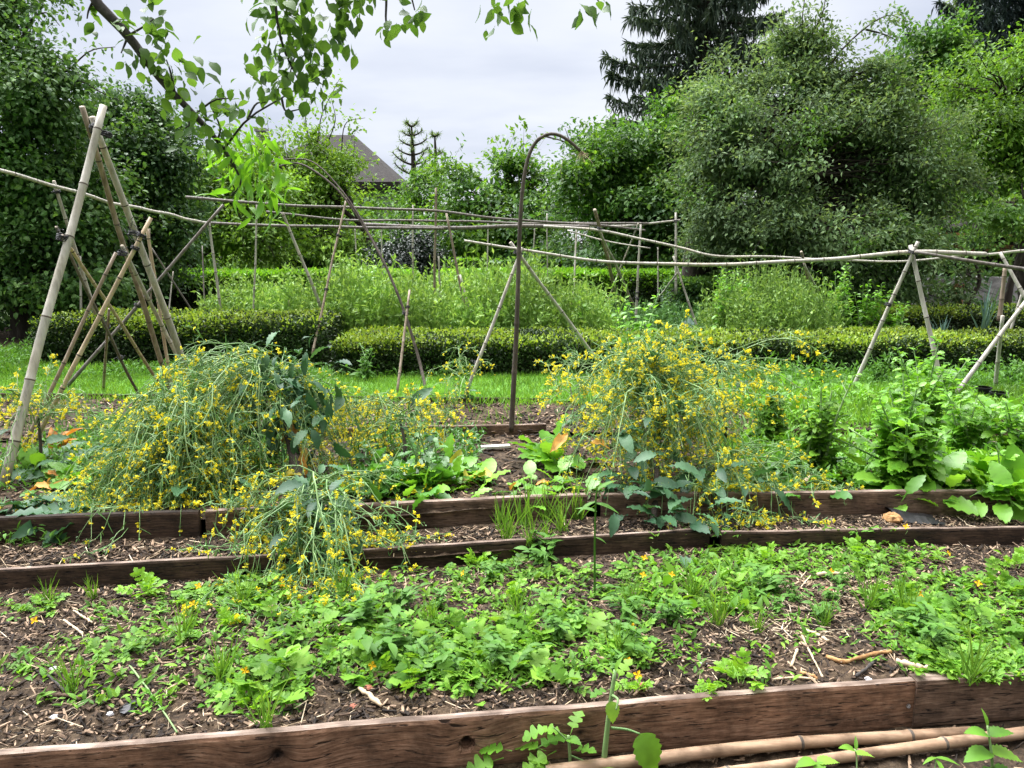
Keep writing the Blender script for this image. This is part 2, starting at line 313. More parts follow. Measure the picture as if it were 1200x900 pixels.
# ------------------------------------------------------------------ the beds: edge lines in world x -> y
def line(pts, z):
    w = np.array([G(px, py, z) for px, py in pts]); return lambda x: np.interp(x, w[:, 0], w[:, 1])
Z1, Z2, Z3, Z4, Z5, Z6 = .17, .2, .3, .25, .25, .215
T1 = line([(0, 886), (1075, 798), (1200, 795)], Z1)
T2 = line([(0, 668), (290, 653), (480, 645), (820, 621), (1200, 617)], Z2)
T3 = line([(0, 607), (230, 600), (480, 594), (680, 580), (920, 578), (1200, 576)], Z3)
T4 = line([(0, 533), (565, 523), (1200, 518)], Z4)
T5 = line([(0, 508), (550, 498), (1000, 504), (1200, 503)], Z5)
T6 = line([(0, 460), (450, 463), (645, 467), (1200, 470)], Z6)
def zones(x):
    return [T1(x) + .06, T2(x), T3(x), T4(x), T5(x), T6(x)]
def gz(x, y):
    a, b, c, d, e, f = zones(x)
    if y < a - .05: return 0.0
    if y < b: return .15 - .05 * (y - a) / (b - a)
    if y < c: return .165
    if y < d: return .25 - .07 * (y - c) / (d - c)
    if y < e: return .17
    if y < f: return .2 - .03 * (y - e) / (f - e)
    return .19
def on(px, py, z0=.15):
    """ground point seen at a pixel"""
    z = z0
    for _ in range(8):
        p = G(px, py, z); z = gz(p[0], p[1])
    return A(p[0], p[1], z)
def fbm(x, y, s=1.0):
    x, y = np.broadcast_arrays(np.asarray(x, float), np.asarray(y, float)); r = np.zeros(x.shape)
    for k, (f, a) in enumerate(((1.3, .5), (2.9, .3), (6.1, .18), (13., .1))):
        ph = k * 1.7 + 3 * s
        r += a * (np.sin(f * x * 1.1 + ph + 1.3 * np.sin(f * .7 * y + ph)) * np.cos(f * y * .9 - ph + .9 * np.sin(f * .6 * x)))
    return r
def patch(name, f0, f1, z0, z1, x0, x1, nx, ny, amp, mat, props, xpow=1):
    xs = np.linspace(x0, x1, nx); v = np.linspace(0, 1, ny)
    X, Vv = np.meshgrid(xs, v); Y = f0(X) * (1 - Vv) + f1(X) * Vv
    Z = z0 + (z1 - z0) * Vv + amp * fbm(X * 3, Y * 3) + amp * .5 * rng.normal(0, 1, X.shape) * (Vv > 0) * (Vv < 1)
    i = (np.arange(ny - 1)[:, None] * nx + np.arange(nx - 1)[None]).ravel()
    q = np.stack([i, i + 1, i + nx + 1, i + nx], 1)
    g = Geo(); g.add(np.stack([X, Y, Z], -1).reshape(-1, 3), q)
    return g.build(name, mat, props=props, smooth=True)
off = lambda f, d: (lambda x: f(x) + d)
const = lambda c: (lambda x: np.zeros_like(x) + c)
patch('soil', off(T1, .03), off(T2, .02), .15, .1, -3.4, 3.6, 240, 90, .010, M['soil'], STR)
patch('path', off(T2, .02), off(T3, .02), .158, .172, -4, 4, 260, 18, .008, M['soil'], STR)
patch('soil', off(T3, .03), off(T4, .02), .25, .18, -5, 5, 240, 60, .012, M['soil'], STR)
patch('path', off(T4, .02), off(T5, .02), .17, .17, -6, 6, 200, 14, .008, M['soil'], STR)
patch('soil', off(T5, .03), off(T6, .02), .2, .17, -7, 7, 240, 60, .012, M['soil'], STR)
patch('soil', const(.7), off(T1, .02), .0, .0, -3, 3, 200, 60, .008, M['soil'], STR)
patch('lawn', off(T6, .02), const(9.6), .185, .19, -9, 9, 120, 40, .006, M['lawn'], STR)
# ground: one sheet with a step-free profile under the beds, out to the horizon
g = Geo(); prof = [(-30, -.04), (2.0, -.04), (3.4, .03), (4.2, .06), (6.5, .12), (9.3, .18), (16, .19), (40, .25), (120, .4), (900, .6)]
V = []; Q = []
for y, z in prof:
    for x in (-700, -60, -15, 0, 15, 60, 700): V.append((x, y, z))
for r in range(len(prof) - 1):
    for c in range(6): Q.append((r * 7 + c, r * 7 + c + 1, r * 7 + c + 8, r * 7 + c + 7))
g.add(V, Q); g.build('ground', M['ground'], props=STR)
# gravel yard at the right, vegetable plot soil between the hedges
def rect(name, x0, x1, y0, y1, z, mat, props, n=60, amp=.01):
    return patch(name, const(y0), const(y1), z, z, x0, x1, n, n, amp, mat, props)
rect('gravel_yard', 5.2, 16, 12.2, 24, .2, M['gravel'], STR)
rect('soil', -9, 9, 9.7, 14.6, .2, M['soil'], STR)

# ------------------------------------------------------------------ mulch, loose bark chips and straw
def box_t(taper=.7):
    V = []
    for y, w in ((0, .5), (.5, .6), (1, .5 * taper)):
        for x, z in ((-1, 0), (1, 0), (.8, 1), (-.8, 1)): V.append((x * w, y, z))
    Fc = [(3, 2, 1, 0), (8, 9, 10, 11)]
    for r in range(2):
        for c in range(4): Fc.append((r * 4 + c, r * 4 + (c + 1) % 4, r * 4 + 4 + (c + 1) % 4, r * 4 + 4 + c))
    V = np.array(V) - A(0, .5, 0); return V, Fc
CHIP = box_t()
def chips(name, f0, f1, xr, n, mat, L=(.02, .08), W=(.004, .014), tilt=.25, power=1.0, lift=0.0):
    x = U(xr[0], xr[1], n); v = rng.random(n) ** power; y = f0(x) * (1 - v) + f1(x) * v
    z = np.array([gz(a, b) for a, b in zip(x, y)]) + U(-.004, .012, n) + lift
    an = U(0, 2 * pi, n); d = np.stack([np.cos(an), np.sin(an), rng.normal(0, tilt, n)], 1)
    R = frames(d, jit=.35); l = L[0] + (L[1] - L[0]) * rng.random(n) ** 2.2; w = U(W[0], W[1], n)
    g = Geo(); g.scatter(CHIP, np.stack([x, y, z], 1), R, np.stack([w, l, w * U(.25, .7, n)], 1)); return g.build(name, mat, props=STUFF)
chips('bark_mulch', off(T1, .05), off(T2, -.01), (-2.6, 2.9), 24000, M['chips'], (.012, .06), (.002, .009), .3)
chips('loose_straw', off(T1, .05), off(T2, -.01), (-2.6, 2.9), 2600, M['straw'], (.02, .12), (.001, .003), .3)
chips('soil_clods', off(T1, .05), off(T2, -.01), (-2.6, 2.9), 2600, M['soil'], (.008, .035), (.005, .015), .4)
chips('soil_clods', off(T2, .05), off(T3, -.02), (-3.2, 3.3), 900, M['soil'], (.01, .04), (.006, .016), .4)
chips('loose_straw', const(2.72), const(3.35), (.75, 1.75), 620, M['straw'], (.03, .16), (.0012, .004), .25)
chips('loose_straw', const(2.5), const(3.1), (-1.7, -.6), 260, M['straw'], (.03, .12), (.001, .003), .25)
chips('bark_mulch', off(T2, .05), off(T3, -.02), (-3.2, 3.3), 7500, M['chips'], (.012, .07), (.002, .01), .3)
chips('loose_straw', off(T2, .05), off(T3, -.02), (-3.2, 3.3), 700, M['straw'], (.03, .12), (.002, .005))
chips('bark_mulch', off(T3, .07), off(T4, -.02), (-4, 4), 5000, M['chips'], (.02, .09), (.006, .016))
chips('bark_mulch', off(T4, .05), off(T6, -.02), (-5, 5.4), 9000, M['chips'], (.03, .11), (.006, .018))
chips('loose_straw', off(T4, .05), off(T6, -.02), (-5, 5.4), 900, M['straw'], (.03, .14), (.002, .006))
chips('bark_mulch', const(1.6), off(T1, -.02), (-1.6, 2.0), 1500, M['chips'], (.01, .05), (.003, .009))

# ------------------------------------------------------------------ timbers edging the beds
WOOD_DARK = wood_mat('dark_timber', (.014, .009, .006), (.052, .032, .021), (.12, .078, .052))
def timber(name, label, pa, pb, h, t, mat, top=TOPW, knots=(), group='timbers edging the raised beds', wob=.0018, nx=120, dents=()):
    """pa, pb: ends of the top front edge. Local axes: x along, y away from the viewer, z up; origin at the foot of the left end"""
    pa = np.asarray(pa, float); pb = np.asarray(pb, float); L = np.linalg.norm((pb - pa)[:2]); rz = math.atan2(pb[1] - pa[1], pb[0] - pa[0])
    xs = np.linspace(0, L, nx); nz, nt = 14, 5
    prof = [(0.002 if j in (0,) else 0.0, h * j / nz) for j in range(nz)] + [(.004, h)] + [(.004 + (t - .008) * j / nt, h + .002 * sin(pi * j / nt)) for j in range(1, nt + 1)] + [(t, h - .006), (t, 0)]
    prof = np.array(prof); k = len(prof); V = np.zeros((nx, k, 3)); V[..., 0] = xs[:, None]; V[..., 1] = prof[None, :, 0]; V[..., 2] = prof[None, :, 1]
    sd = U(0, 9); w = wob * (np.sin(xs * 5 + sd) + .6 * np.sin(xs * 13 + 2 * sd) + .4 * np.sin(xs * 31))
    V[:, nz - 1:, 2] += w[:, None] * np.linspace(.6, 1, k - nz + 1)[None]; V[:, -1, 2] = 0
    V[:, 1:nz, 1] += wob * .5 * fbm(xs[:, None] * 6, prof[None, 1:nz, 1] * 30 + sd)
    for (kx, kz, kr, dep) in dents:
        r = np.hypot(V[:, :nz, 0] - kx, V[:, :nz, 2] - kz); V[:, :nz, 1] += dep * np.clip((kr - r) / (kr * .35), 0, 1)
    i = (np.arange(nx - 1)[:, None] * k + np.arange(k - 1)[None]).ravel()
    q = np.stack([i, i + k, i + k + 1, i + 1], 1); jj = np.tile(np.arange(k - 1), nx - 1); top_sel = (jj >= nz) & (jj < nz + nt)
    g = Geo(); g.add(V.reshape(-1, 3), q[~top_sel], 0); g.f.append((q[top_sel], 1))
    e = np.arange(k); g.f.append((e[None, ::-1], 0)); g.f.append(((e + (nx - 1) * k)[None], 0))
    o = g.build(name, [mat, top], props=TL(label, 'timber', group))
    o.location = (pa[0], pa[1], pa[2] - h); o.rotation_euler = (0, 0, rz); return o
def on_line(px, py, z): return G(px, py, z)
pa, pb = G(-150, 898, Z1), G(1076, 798, Z1)
ux = unit((pb - pa)[:2])
def loc_on(px, py):                                                 # where a pixel of the front face lies along the timber
    d = ray(px, py); n = A(-ux[1], ux[0]); t = np.dot(pa[:2], n) / np.dot(d[:2], n); p = A(0, 0, EYE) + d * t
    return np.dot(p[:2] - pa[:2], ux), p[2]
k1 = loc_on(547, 873); k2 = loc_on(325, 885); k3 = loc_on(940, 840); k4 = loc_on(680, 858)
WOOD_FRONT = wood_mat('old_brown_timber', (.055, .029, .017), (.215, .118, .072), (.4, .26, .175), [(k1[0], k1[1], .024), (k2[0], k2[1], .03), (k4[0], k4[1], .012)])
WOOD_FRONT2 = wood_mat('short_brown_timber', (.04, .025, .016), (.13, .082, .056), (.25, .175, .125))
t1 = timber('bed_timber', 'long knotty brown timber along the front of the nearest bed', pa, pb, .17, .035, WOOD_FRONT, nx=420, dents=[(k1[0], k1[1], .024, .05), (k2[0], k2[1], .018, .012)])
g = Geo(); sx, sz = loc_on(1064, 827)
th_ = np.linspace(0, 2 * pi, 13)[:-1]
for r0, r1, yy in ((0, .0035, -.004), (.0035, .0062, -.0055), (.0062, .0075, -.002)):
    g.add([(r * cos(a) + sx, yy, r * sin(a) + sz) for r in (r0, r1) for a in th_], [(i, (i + 1) % 12, 12 + (i + 1) % 12, 12 + i) for i in range(12)])
sc_ = g.build('screw', M['pebble'], parent=t1)
timber('bed_timber', 'short brown timber set back beside the front timber joint', G(1081, 806, Z1 + .0) + A(0, .03, 0), G(1290, 792, Z1) + A(0, .03, 0), .165, .055, WOOD_FRONT2, nx=80)
timber('bed_timber', 'left timber of the second row with pale worn top edge', G(-120, 674, Z2), G(283, 653, Z2), .13, .03, WOOD_DARK, nx=120)
timber('bed_timber', 'thin middle timber of the second row passing behind the drooping front kale', G(288, 653, Z2 - .002), G(832, 620, Z2 - .002), .12, .028, WOOD_DARK, nx=140)
timber('bed_timber', 'right timber of the second row below the large flowering kale', G(846, 624, Z2 - .012), G(1320, 616, Z2 - .012), .12, .03, WOOD_DARK, nx=120)
timber('bed_timber', 'left timber of the third row in shade under the leftmost kale', G(-140, 611, Z3), G(232, 600, Z3), .145, .04, WOOD_DARK, M['chips'], nx=100)
timber('bed_timber', 'middle timber of the third row between the two big flowering kales', G(240, 600, Z3 - .003), G(688, 580, Z3 - .003), .14, .045, WOOD_FRONT2, nx=120)
timber('bed_timber', 'right timber of the third row under the bolted chard', G(705, 580, Z3 - .005), G(1340, 574, Z3 - .005), .14, .045, WOOD_FRONT2, nx=140)
timber('bed_timber', 'dark timber behind the bolted chard, nearer of a close pair', G(930, 520, Z4), G(1330, 517, Z4), .09, .03, WOOD_DARK, nx=60)
timber('bed_timber', 'dark timber behind the bolted chard, farther of a close pair', G(890, 503, Z5), G(1330, 503, Z5), .08, .03, WOOD_DARK, M['chips'], nx=60)
timber('bed_timber', 'short brown timber beside the foot of the crooked dark pole', G(330, 503, Z5), G(640, 497, Z5), .09, .03, WOOD_FRONT2, nx=60)
timber('lawn_edging', 'low dark board along the near edge of the lawn', G(-200, 459, Z6), G(648, 467, Z6), .06, .025, WOOD_DARK, M['chips'], nx=120, group=None)
timber('white_plank', 'small pale plank lying by the foot of the crooked pole', G(564, 524, .2), G(598, 522, .2), .018, .05, M['pale_board'], M['pale_board'], nx=12, wob=.001, group=None)

# ------------------------------------------------------------------ bamboo
def cane_geo(pts, r0, r1, seg=None, wob=.004, node=.3, k=9, sd=None):
    """tube with raised rings at the bamboo nodes"""
    base = smooth_path(pts, max(24, 9 * len(pts)))
    L = np.concatenate([[0], np.cumsum(np.linalg.norm(np.diff(base, axis=0), axis=1))]); T = L[-1]
    nd = []; s = U(.05, node)
    while s < T - .03: nd.append(s); s += node * U(.75, 1.25)
    st = list(np.linspace(0, T, max(10, int(T / (.16 if len(pts) < 6 else .035))))); ring = []
    for n in nd: ring += [(n - .02, 1.0), (n - .006, 1.13), (n + .004, 1.13), (n + .016, 1.0)]
    st = [(a, 1.0) for a in st if all(abs(a - n) > .03 for n in nd)] + ring
    st = sorted([(min(max(a, 0), T), b) for a, b in st]); S = np.array([a for a, _ in st]); Bm = np.array([b for _, b in st])
    S = np.maximum.accumulate(S + np.arange(len(S)) * 1e-6)
    p = np.stack([np.interp(S, L, base[:, i]) for i in range(3)], 1)
    ph = U(0, 6, 3); amp = wob * T
    for i in range(3): p[:, i] += amp * np.sin(S / T * pi) * (.6 * np.sin(S * 2.1 + ph[i]) + .4 * np.sin(S * 5 + ph[i] * 2))
    R = (r0 + (r1 - r0) * S / T) * Bm
    g = Geo(); tubes(g, p[None], R[None], k)
    F4 = g.f[0][0]; rows = np.repeat(np.arange(len(S) - 1), k); isn = (Bm[rows] > 1.05) & (Bm[rows + 1] > 1.05)
    g.f = [(F4[~isn], 0), (F4[isn], 1), (np.arange(k)[None, ::-1], 2), (np.arange(k)[None] + (len(S) - 1) * k, 2)]
    return g
def cane(label, pts, r0, r1, mat, name='bamboo_cane', cat='cane', group=None, parent=None, origin=None, part='pole', node=.3, wob=.004):
    g = cane_geo(pts, r0, r1, node=node, wob=wob); mats = [mat, M['node'], M['cut']]
    if parent is not None: return g.build(part, mats, parent=parent, origin=origin, smooth=True)
    return g.build(name, mats, origin=pts[0], smooth=True, props=TL(label, cat, group))
def lash(parent, origin, p, axis, r, turns=3, part='lashing', th=.004):
    ax = unit(np.asarray(axis, float)); s = unit(np.cross(ax, A(.2, .9, .3))); u = np.cross(ax, s); g = Geo()
    n = 12 * turns; a = np.linspace(0, 2 * pi * turns, n)
    c = p + np.outer(np.cos(a), s) * r + np.outer(np.sin(a), u) * r * U(.9, 1.1) + np.outer(np.linspace(-1, 1, n) * th * turns, ax) + rng.normal(0, r * .05, (n, 3))
    tubes(g, c[None], np.full(n, th)[None], 5, cap=True)
    for q in range(2):                                              # loose ends of the tie
        e = c[-1] + np.cumsum(np.vstack([np.zeros(3), rng.normal(0, .02, (4, 3))]), 0); tubes(g, e[None], np.full(5, th * .5)[None], 4)
    return g.build(part, M['wire'], parent=parent, origin=origin)
def at(px, py, Y): return P(px, py, Y)
# --- big tripod at the left
fa, fb, fc = on(3, 572), on(206, 480), on(234, 478)
org = A(fa[0] + .45, fa[1] + .6, .2)
tri = empty('bamboo_tripod', org, 'tall lashed tripod of three thick bamboo poles at the left', 'tripod')
Ya = 5.25
for (p0, p1, r0, r1, m) in ((fa, at(121, 124, Ya), .029, .023, 'cane_grey'), (fb, at(96, 125, Ya + .1), .021, .018, 'cane_brown'), (fc, at(108, 137, Ya + .22), .031, .021, 'cane_grey')):
    cane('', [p0, p1], r0, r1, M[m], parent=tri, origin=org, node=.42)
ap = at(111, 152, Ya + .08)
lash(tri, org, ap, (1, .2, .1), .038, 4, th=.005); lash(tri, org, ap + A(.04, .05, -.02), (.3, .2, 1), .04, 3, th=.006)
lash(tri, org, at(74, 278, Ya - .35), (.3, 0, 1), .034, 4, th=.005); lash(tri, org, at(157, 273, Ya + .25), (.25, 0, 1), .034, 3, th=.005); lash(tri, org, at(143, 297, Ya + .4), (.25, 0, 1), .03, 3, th=.005)
LEAN = 'bamboo canes leaning in the bean frames'
def lean(label, top, bot, r, mat, group=LEAN, tie=None, wob=.004, mid=(), r1=None):
    """top and bot: (px, py, depth); depth None puts the foot on the ground"""
    r *= .86; b = on(bot[0], bot[1]) if bot[2] is None else at(*bot); t = at(*top)
    org = A(*b); e = None
    pts = [b] + [at(*q) for q in mid] + [t]
    if tie:
        e = empty('bamboo_cane', b, label, 'cane', group)
        cane('', pts, r, r1 or r * .8, M[mat], parent=e, origin=b, wob=wob)
        for q in tie:
            pp = b + (t - b) * q; lash(e, b, pp, t - b, r * 1.5, 3, th=.004)
        return e
    return cane(label, pts, r, r1 or r * .8, M[mat], group=group, wob=wob)
lean('tan cane crossing low in front of the left tripod, lower end at the picture edge', (177, 255, 5.1), (22, 552, None), .0185, 'cane_tan', tie=[.93, .88])
lean('thin grey cane just behind the tan one in the left tripod', (136, 296, 5.2), (14, 553, None), .016, 'cane_brown')
lean('dark thin cane slanting down rightwards inside the left tripod', (66, 266, 4.9), (169, 476, None), .014, 'cane_dark', tie=[.35])
lean('pale tan cane slanting down rightwards across the left tripod', (73, 276, 4.9), (203, 474, None), .016, 'cane_tan', tie=[.97])
lean('thin cane with its tip standing above the first rail left of the tripod', (63, 212, 6.3), (112, 368, 6.8), .018, 'cane_grey', tie=[.93])
lean('long dark cane slanting up rightwards to the leafy overhanging twig', (262, 240, 8.2), (76, 456, None), .022, 'cane_dark', tie=[.45])
lean('short upright brown cane standing on the lawn edge within the tripod', (128, 362, 6.9), (121, 458, None), .016, 'cane_brown', tie=[.8])
lean('slim pale cane lying close along the thickest right tripod leg', (143, 288, 5.7), (219, 440, 6.9), .02, 'cane_grey')
lean('thin tan cane behind the right leg of the left tripod', (172, 268, 6.9), (204, 466, None), .018, 'cane_tan')
lean('thin dark stake slanting right behind the left hedge', (178, 291, 10.6), (231, 374, 10.9), .015, 'cane_dark')
lean('white upright stake showing over the left hedge near the tripod', (94, 300, 11.2), (95, 368, 11.2), .02, 'cane_grey')
lean('faint upright stake between the tripod and the gnarled orchard trunk', (175, 268, 11.0), (177, 366, 11.0), .016, 'cane_brown')
# front row frames
H = 'bamboo bean frames'
def frame(label, apex, legs, Z0, lashes):
    o = on(legs[0][2], legs[0][3]); e = empty('bean_support', o, label, 'bean support', H)
    for (tx, ty, bx, by, r, m, dY) in legs:
        b = on(bx, by); r *= .86; cane('', [b, at(tx, ty, Z0 + dY)], r, r * .8, M[m], parent=e, origin=o)
    for (x, y, r) in lashes: lash(e, o, at(x, y, Z0 + .02), (.4, 0, 1), r, 4)
    return e
frame('bamboo frame of two crossed legs behind the crooked dark pole', 0, [(612, 290, 544, 466, .021, 'cane_grey', 0), (598, 284, 716, 444, .024, 'cane_grey', .06)], 7.5, [(607, 297, .04), (559, 425, .026)])
frame('large bamboo frame on the right carrying the long front rail', 0, [(1076, 283, 996, 462, .024, 'cane_grey', 0), (1067, 287, 1107, 470, .027, 'cane_grey', .05)], 7.25, [(1070, 296, .045), (1082, 350, .028), (1041, 357, .026)])
frame('slim bamboo frame standing right of centre behind the low hedge', 0, [(939, 295, 965, 398, .024, 'cane_brown', 0), (942, 309, 987, 399, .02, 'cane_grey', 0)], 10.2, [(941, 305, .035)])
frame('bamboo frame with broad splayed feet behind the large right kale', 0, [(697, 246, 733, 384, .034, 'cane_brown', 0), (702, 270, 753, 378, .026, 'cane_grey', .1)], 10.6, [(703, 268, .04)])
frame('low crossed pair of stakes beside the splayed frame', 0, [(748, 262, 699, 386, .016, 'cane_grey', 1.4), (794, 320, 754, 372, .018, 'cane_grey', .6)], 10.4, [(747, 350, .02)])
lean('thin leaning cane above the yellow flowers of the large right kale', (789, 300, 10.8), (820, 392, 10.8), .018, 'cane_grey', tie=[.9])
lean('upright cane left of the thin leaning one above the large right kale', (751, 263, 11.0), (745, 376, 11.0), .02, 'cane_grey', tie=[.3])
lean('right far upright ending the back rails by the dark tree', (792, 249, 12.2), (792, 345, 12.2), .024, 'cane_grey', tie=[.9, .4])
lean('short pale stake between two uprights under the dark tree', (771, 290, 12.2), (771, 352, 12.2), .014, 'cane_grey')
lean('upright cane under the middle of the front rail', (676, 260, 11.6), (671, 368, 11.0), .017, 'cane_grey')
lean('slim upright cane right of the crooked dark pole', (641, 250, 11.8), (642, 352, 11.8), .013, 'cane_grey')
lean('faint leaning cane beside the crooked dark pole', (627, 261, 11.8), (622, 345, 11.8), .013, 'cane_grey')
# left-middle
lean('upright cane at the left end of the three back rails', (245, 261, 10.8), (260, 372, 10.8), .023, 'cane_grey')
lean('straight upright cane below the hanging green twig', (301, 238, 10.8), (297, 378, 10.8), .017, 'cane_grey')
lean('thick grey cane slanting right under the bent hoop', (331, 249, 10.4), (377, 362, 10.6), .026, 'cane_grey')
lean('long cane leaning left down to the end of the left hedge', (406, 232, 9.9), (366, 415, 9.0), .018, 'cane_brown', tie=[.4, .75])
lean('thin upright cane before the gnarled trunk', (416, 268, 11.6), (420, 352, 11.6), .014, 'cane_grey')
lean('upright cane in front of the dark round shrub', (484, 240, 11.2), (484, 352, 11.2), .016, 'cane_grey', tie=[.55])
lean('tall upright cane at the centre of the back rails', (511, 220, 11.0), (509, 360, 11.0), .022, 'cane_brown')
lean('short pale stake against the tall central cane', (514, 300, 11.0), (517, 362, 11.0), .018, 'cane_grey')
lean('brown cane leaning right beyond the pea row', (523, 250, 11.0), (548, 376, 10.8), .022, 'cane_brown')
lean('pale cane lashed low onto the brown leaning cane', (539, 322, 10.7), (558, 390, 10.5), .022, 'cane_grey', tie=[.85])
lean('cane crossing the foot of the bent hoop', (480, 340, 8.0), (465, 462, None), .0165, 'cane_brown', tie=[.83])
lean('thick grey stake leaning at the far right edge', (1178, 312, 10.2), (1171, 376, 10.2), .035, 'cane_brown')
lean('cane at the right edge slanting down rightwards', (1172, 296, 8.0), (1203, 352, 7.8), .022, 'cane_grey')
lean('cane at the right edge slanting down leftwards behind the hedge', (1199, 340, 9.9), (1177, 410, 9.9), .022, 'cane_grey')
lean('long thick cane slanting from the right edge down to the lawn', (1206, 348, 7.4), (1115, 468, None), .026, 'cane_grey')
lean('short thick stake crossing the long slanting cane at the right edge', (1175, 370, 7.5), (1166, 455, None), .024, 'cane_grey')
lean('thin dark stake between the tripod and the first back upright', (237, 288, 11.4), (240, 374, 11.0), .012, 'cane_dark')
lean('short weathered stake by the black log on the left hedge', (339, 352, 10.9), (339, 378, 10.9), .014, 'cane_brown')
lean('slim stake leaning left behind the tripod right leg', (203, 318, 11.2), (197, 372, 11.0), .012, 'cane_grey')
lean('slim upright stake right of the thin upright by the gnarled trunk', (447, 262, 11.9), (449, 352, 11.9), .012, 'cane_grey')
lean('slim upright stake midway between the leaning brown cane and the crooked pole', (572, 262, 12.0), (570, 352, 12.0), .013, 'cane_grey')
lean('thin slanting stake behind the pea row left of the crooked pole', (600, 318, 11.6), (586, 366, 11.2), .012, 'cane_grey')
# bent hoop and crooked pole
hb = on(499, 455)
hoop = empty('bent_hoop', hb, 'bent grey hazel rod arching from the hedge to the overhanging twig', 'hoop')
hp = [hb] + [at(x, y, Y) for x, y, Y in ((490, 418, 7.95), (474, 365, 8.1), (460, 330, 8.2), (446, 300, 8.3), (421, 256, 8.5), (396, 223, 8.6), (366, 199, 8.7), (345, 191, 8.8), (324, 196, 8.9))]
cane('', hp, .0165, .010, M['rod'], parent=hoop, origin=hb, part='rod', wob=.001)
cane('', [at(446, 300, 8.32), at(421, 253, 8.5), at(398, 220, 8.62), at(370, 192, 8.75), at(346, 186, 8.8), at(318, 190, 8.9)], .010, .007, M['rod'], parent=hoop, origin=hb, part='rod', wob=.001)
lash(hoop, hb, at(475, 367, 8.08), (.3, 0, 1), .03, 4)
cb = on(599, 505)
crook = empty('crooked_pole', cb, 'dark crooked pole with a hooked top bending right', 'pole')
cp = [cb] + [at(x, y, cb[1]) for x, y in ((602, 450), (605, 390), (607, 330), (609, 270), (612, 225), (617, 192), (626, 169), (640, 158), (654, 158), (668, 166), (680, 177))]
cane('', cp, .0215, .0115, M['rod'], parent=crook, origin=cb, part='rod', wob=.0005, node=.5)
g = Geo(); tip = at(681, 178, cb[1]); n = 34
d = np.stack([rng.normal(.15, .5, n), rng.normal(0, .4, n), -U(.3, 1, n)], 1)
tt = np.linspace(0, 1, 5); Pp = tip + d[:, None] * (tt[None, :, None] * U(.03, .09, n)[:, None, None]) + rng.normal(0, .004, (n, 5, 3))
tubes(g, Pp, np.full((n, 5), .0016), 3); g.build('frayed_fibres', M['straw'], parent=crook, origin=cb)
g = Geo(); tubes(g, np.array([[at(680, 178, cb[1]), at(660, 185, cb[1] + .02), at(657, 200, cb[1]), at(659, 215, cb[1])]]), np.full((1, 4), .0012), 3)
tubes(g, np.array([[at(640, 160, cb[1]), at(628, 178, cb[1] + .02), at(620, 200, cb[1]), at(616, 205, cb[1])]]), np.full((1, 4), .001), 3); g.build('string', M['straw'], parent=crook, origin=cb)
# rails
RG = 'long bamboo rails lashed across the bean frames'
def rail(label, pts, r0, r1, mat, wob=.002):
    w = [at(*p) for p in pts]; return cane(label, w, r0 * .86, r1 * .86, M[mat], name='bamboo_rail', cat='rail', group=RG, wob=wob)
rail('rail slanting down from the left picture edge past the tripod', [(-70, 184, 4.6), (0, 200, 5.2), (62, 218, 6.0), (150, 241, 7.6), (243, 262, 10.8)], .013, .024, 'cane_grey')
rail('thick straight rail, lowest of the three back rails left of centre', [(225, 260, 10.9), (300, 264, 10.9), (400, 266, 10.9), (520, 268, 10.9)], .022, .024, 'cane_dark')
rail('thick doubled rail crossing behind the crooked pole', [(425, 263, 11.0), (520, 267, 11.0), (600, 265, 11.0), (690, 266, 11.2)], .03, .034, 'cane_dark')
rail('highest back rail sagging rightwards from the hanging twig', [(218, 231, 10.7), (300, 238, 10.7), (400, 243, 10.8), (512, 248, 10.9), (600, 257, 11.2), (700, 264, 11.6), (756, 270, 11.9)], .024, .018, 'cane_dark')
rail('middle back rail under the bent hoop', [(312, 248, 11.2), (400, 257, 11.3), (500, 259, 11.4), (605, 261, 11.5), (760, 262, 12)], .018, .02, 'cane_dark')
rail('rail rising to the upright by the dark tree', [(560, 268, 11.4), (640, 263, 11.7), (725, 265, 12), (797, 258, 12.3)], .018, .018, 'cane_grey')
rail('long rail falling from the centre to the right edge behind the front rail', [(637, 265, 10.7), (700, 270, 10.6), (750, 280, 10.5), (800, 291, 10.4), (837, 299, 10.3), (900, 301, 10.3), (1000, 306, 10.4), (1060, 306, 10.4), (1135, 299, 10.6)], .022, .016, 'cane_grey')
rail('long front rail from the crossed frame to the large right frame', [(544, 282, 7.5), (607, 292, 7.5), (700, 306, 7.5), (800, 310, 7.45), (900, 307, 7.4), (975, 304, 7.35), (1065, 296, 7.3), (1155, 298, 7.4)], .013, .027, 'cane_grey')
rail('thin broken rail above the splayed frame', [(665, 270, 11.2), (712, 283, 11.0), (762, 291, 10.9)], .014, .011, 'cane_grey')
rail('dark rail drooping from the large right frame to the right edge', [(1072, 295, 7.2), (1125, 304, 7.1), (1200, 315, 7.0), (1260, 322, 6.9)], .017, .022, 'cane_dark')
rail('pale rail running on rightwards from the large right frame', [(1065, 297, 7.5), (1150, 298, 8.2), (1200, 294, 8.6), (1260, 291, 9)], .015, .02, 'cane_grey')
# two canes lying in front of the first timber
cane('reddish bamboo cane lying against the front timber', [A(*G(640, 905, .035)), A(*G(900, 874, .035)), A(*G(1138, 858, .03))], .021, .018, M['cane_red'], group='bamboo canes lying in front', node=.42, wob=.0008)
cane('reddish bamboo cane lying nearest, split open along its top', [A(*G(830, 908, .03)), A(*G(1010, 884, .03)), A(*G(1290, 847, .035))], .016, .02, M['cane_red'], group='bamboo canes lying in front', node=.36, wob=.0008)
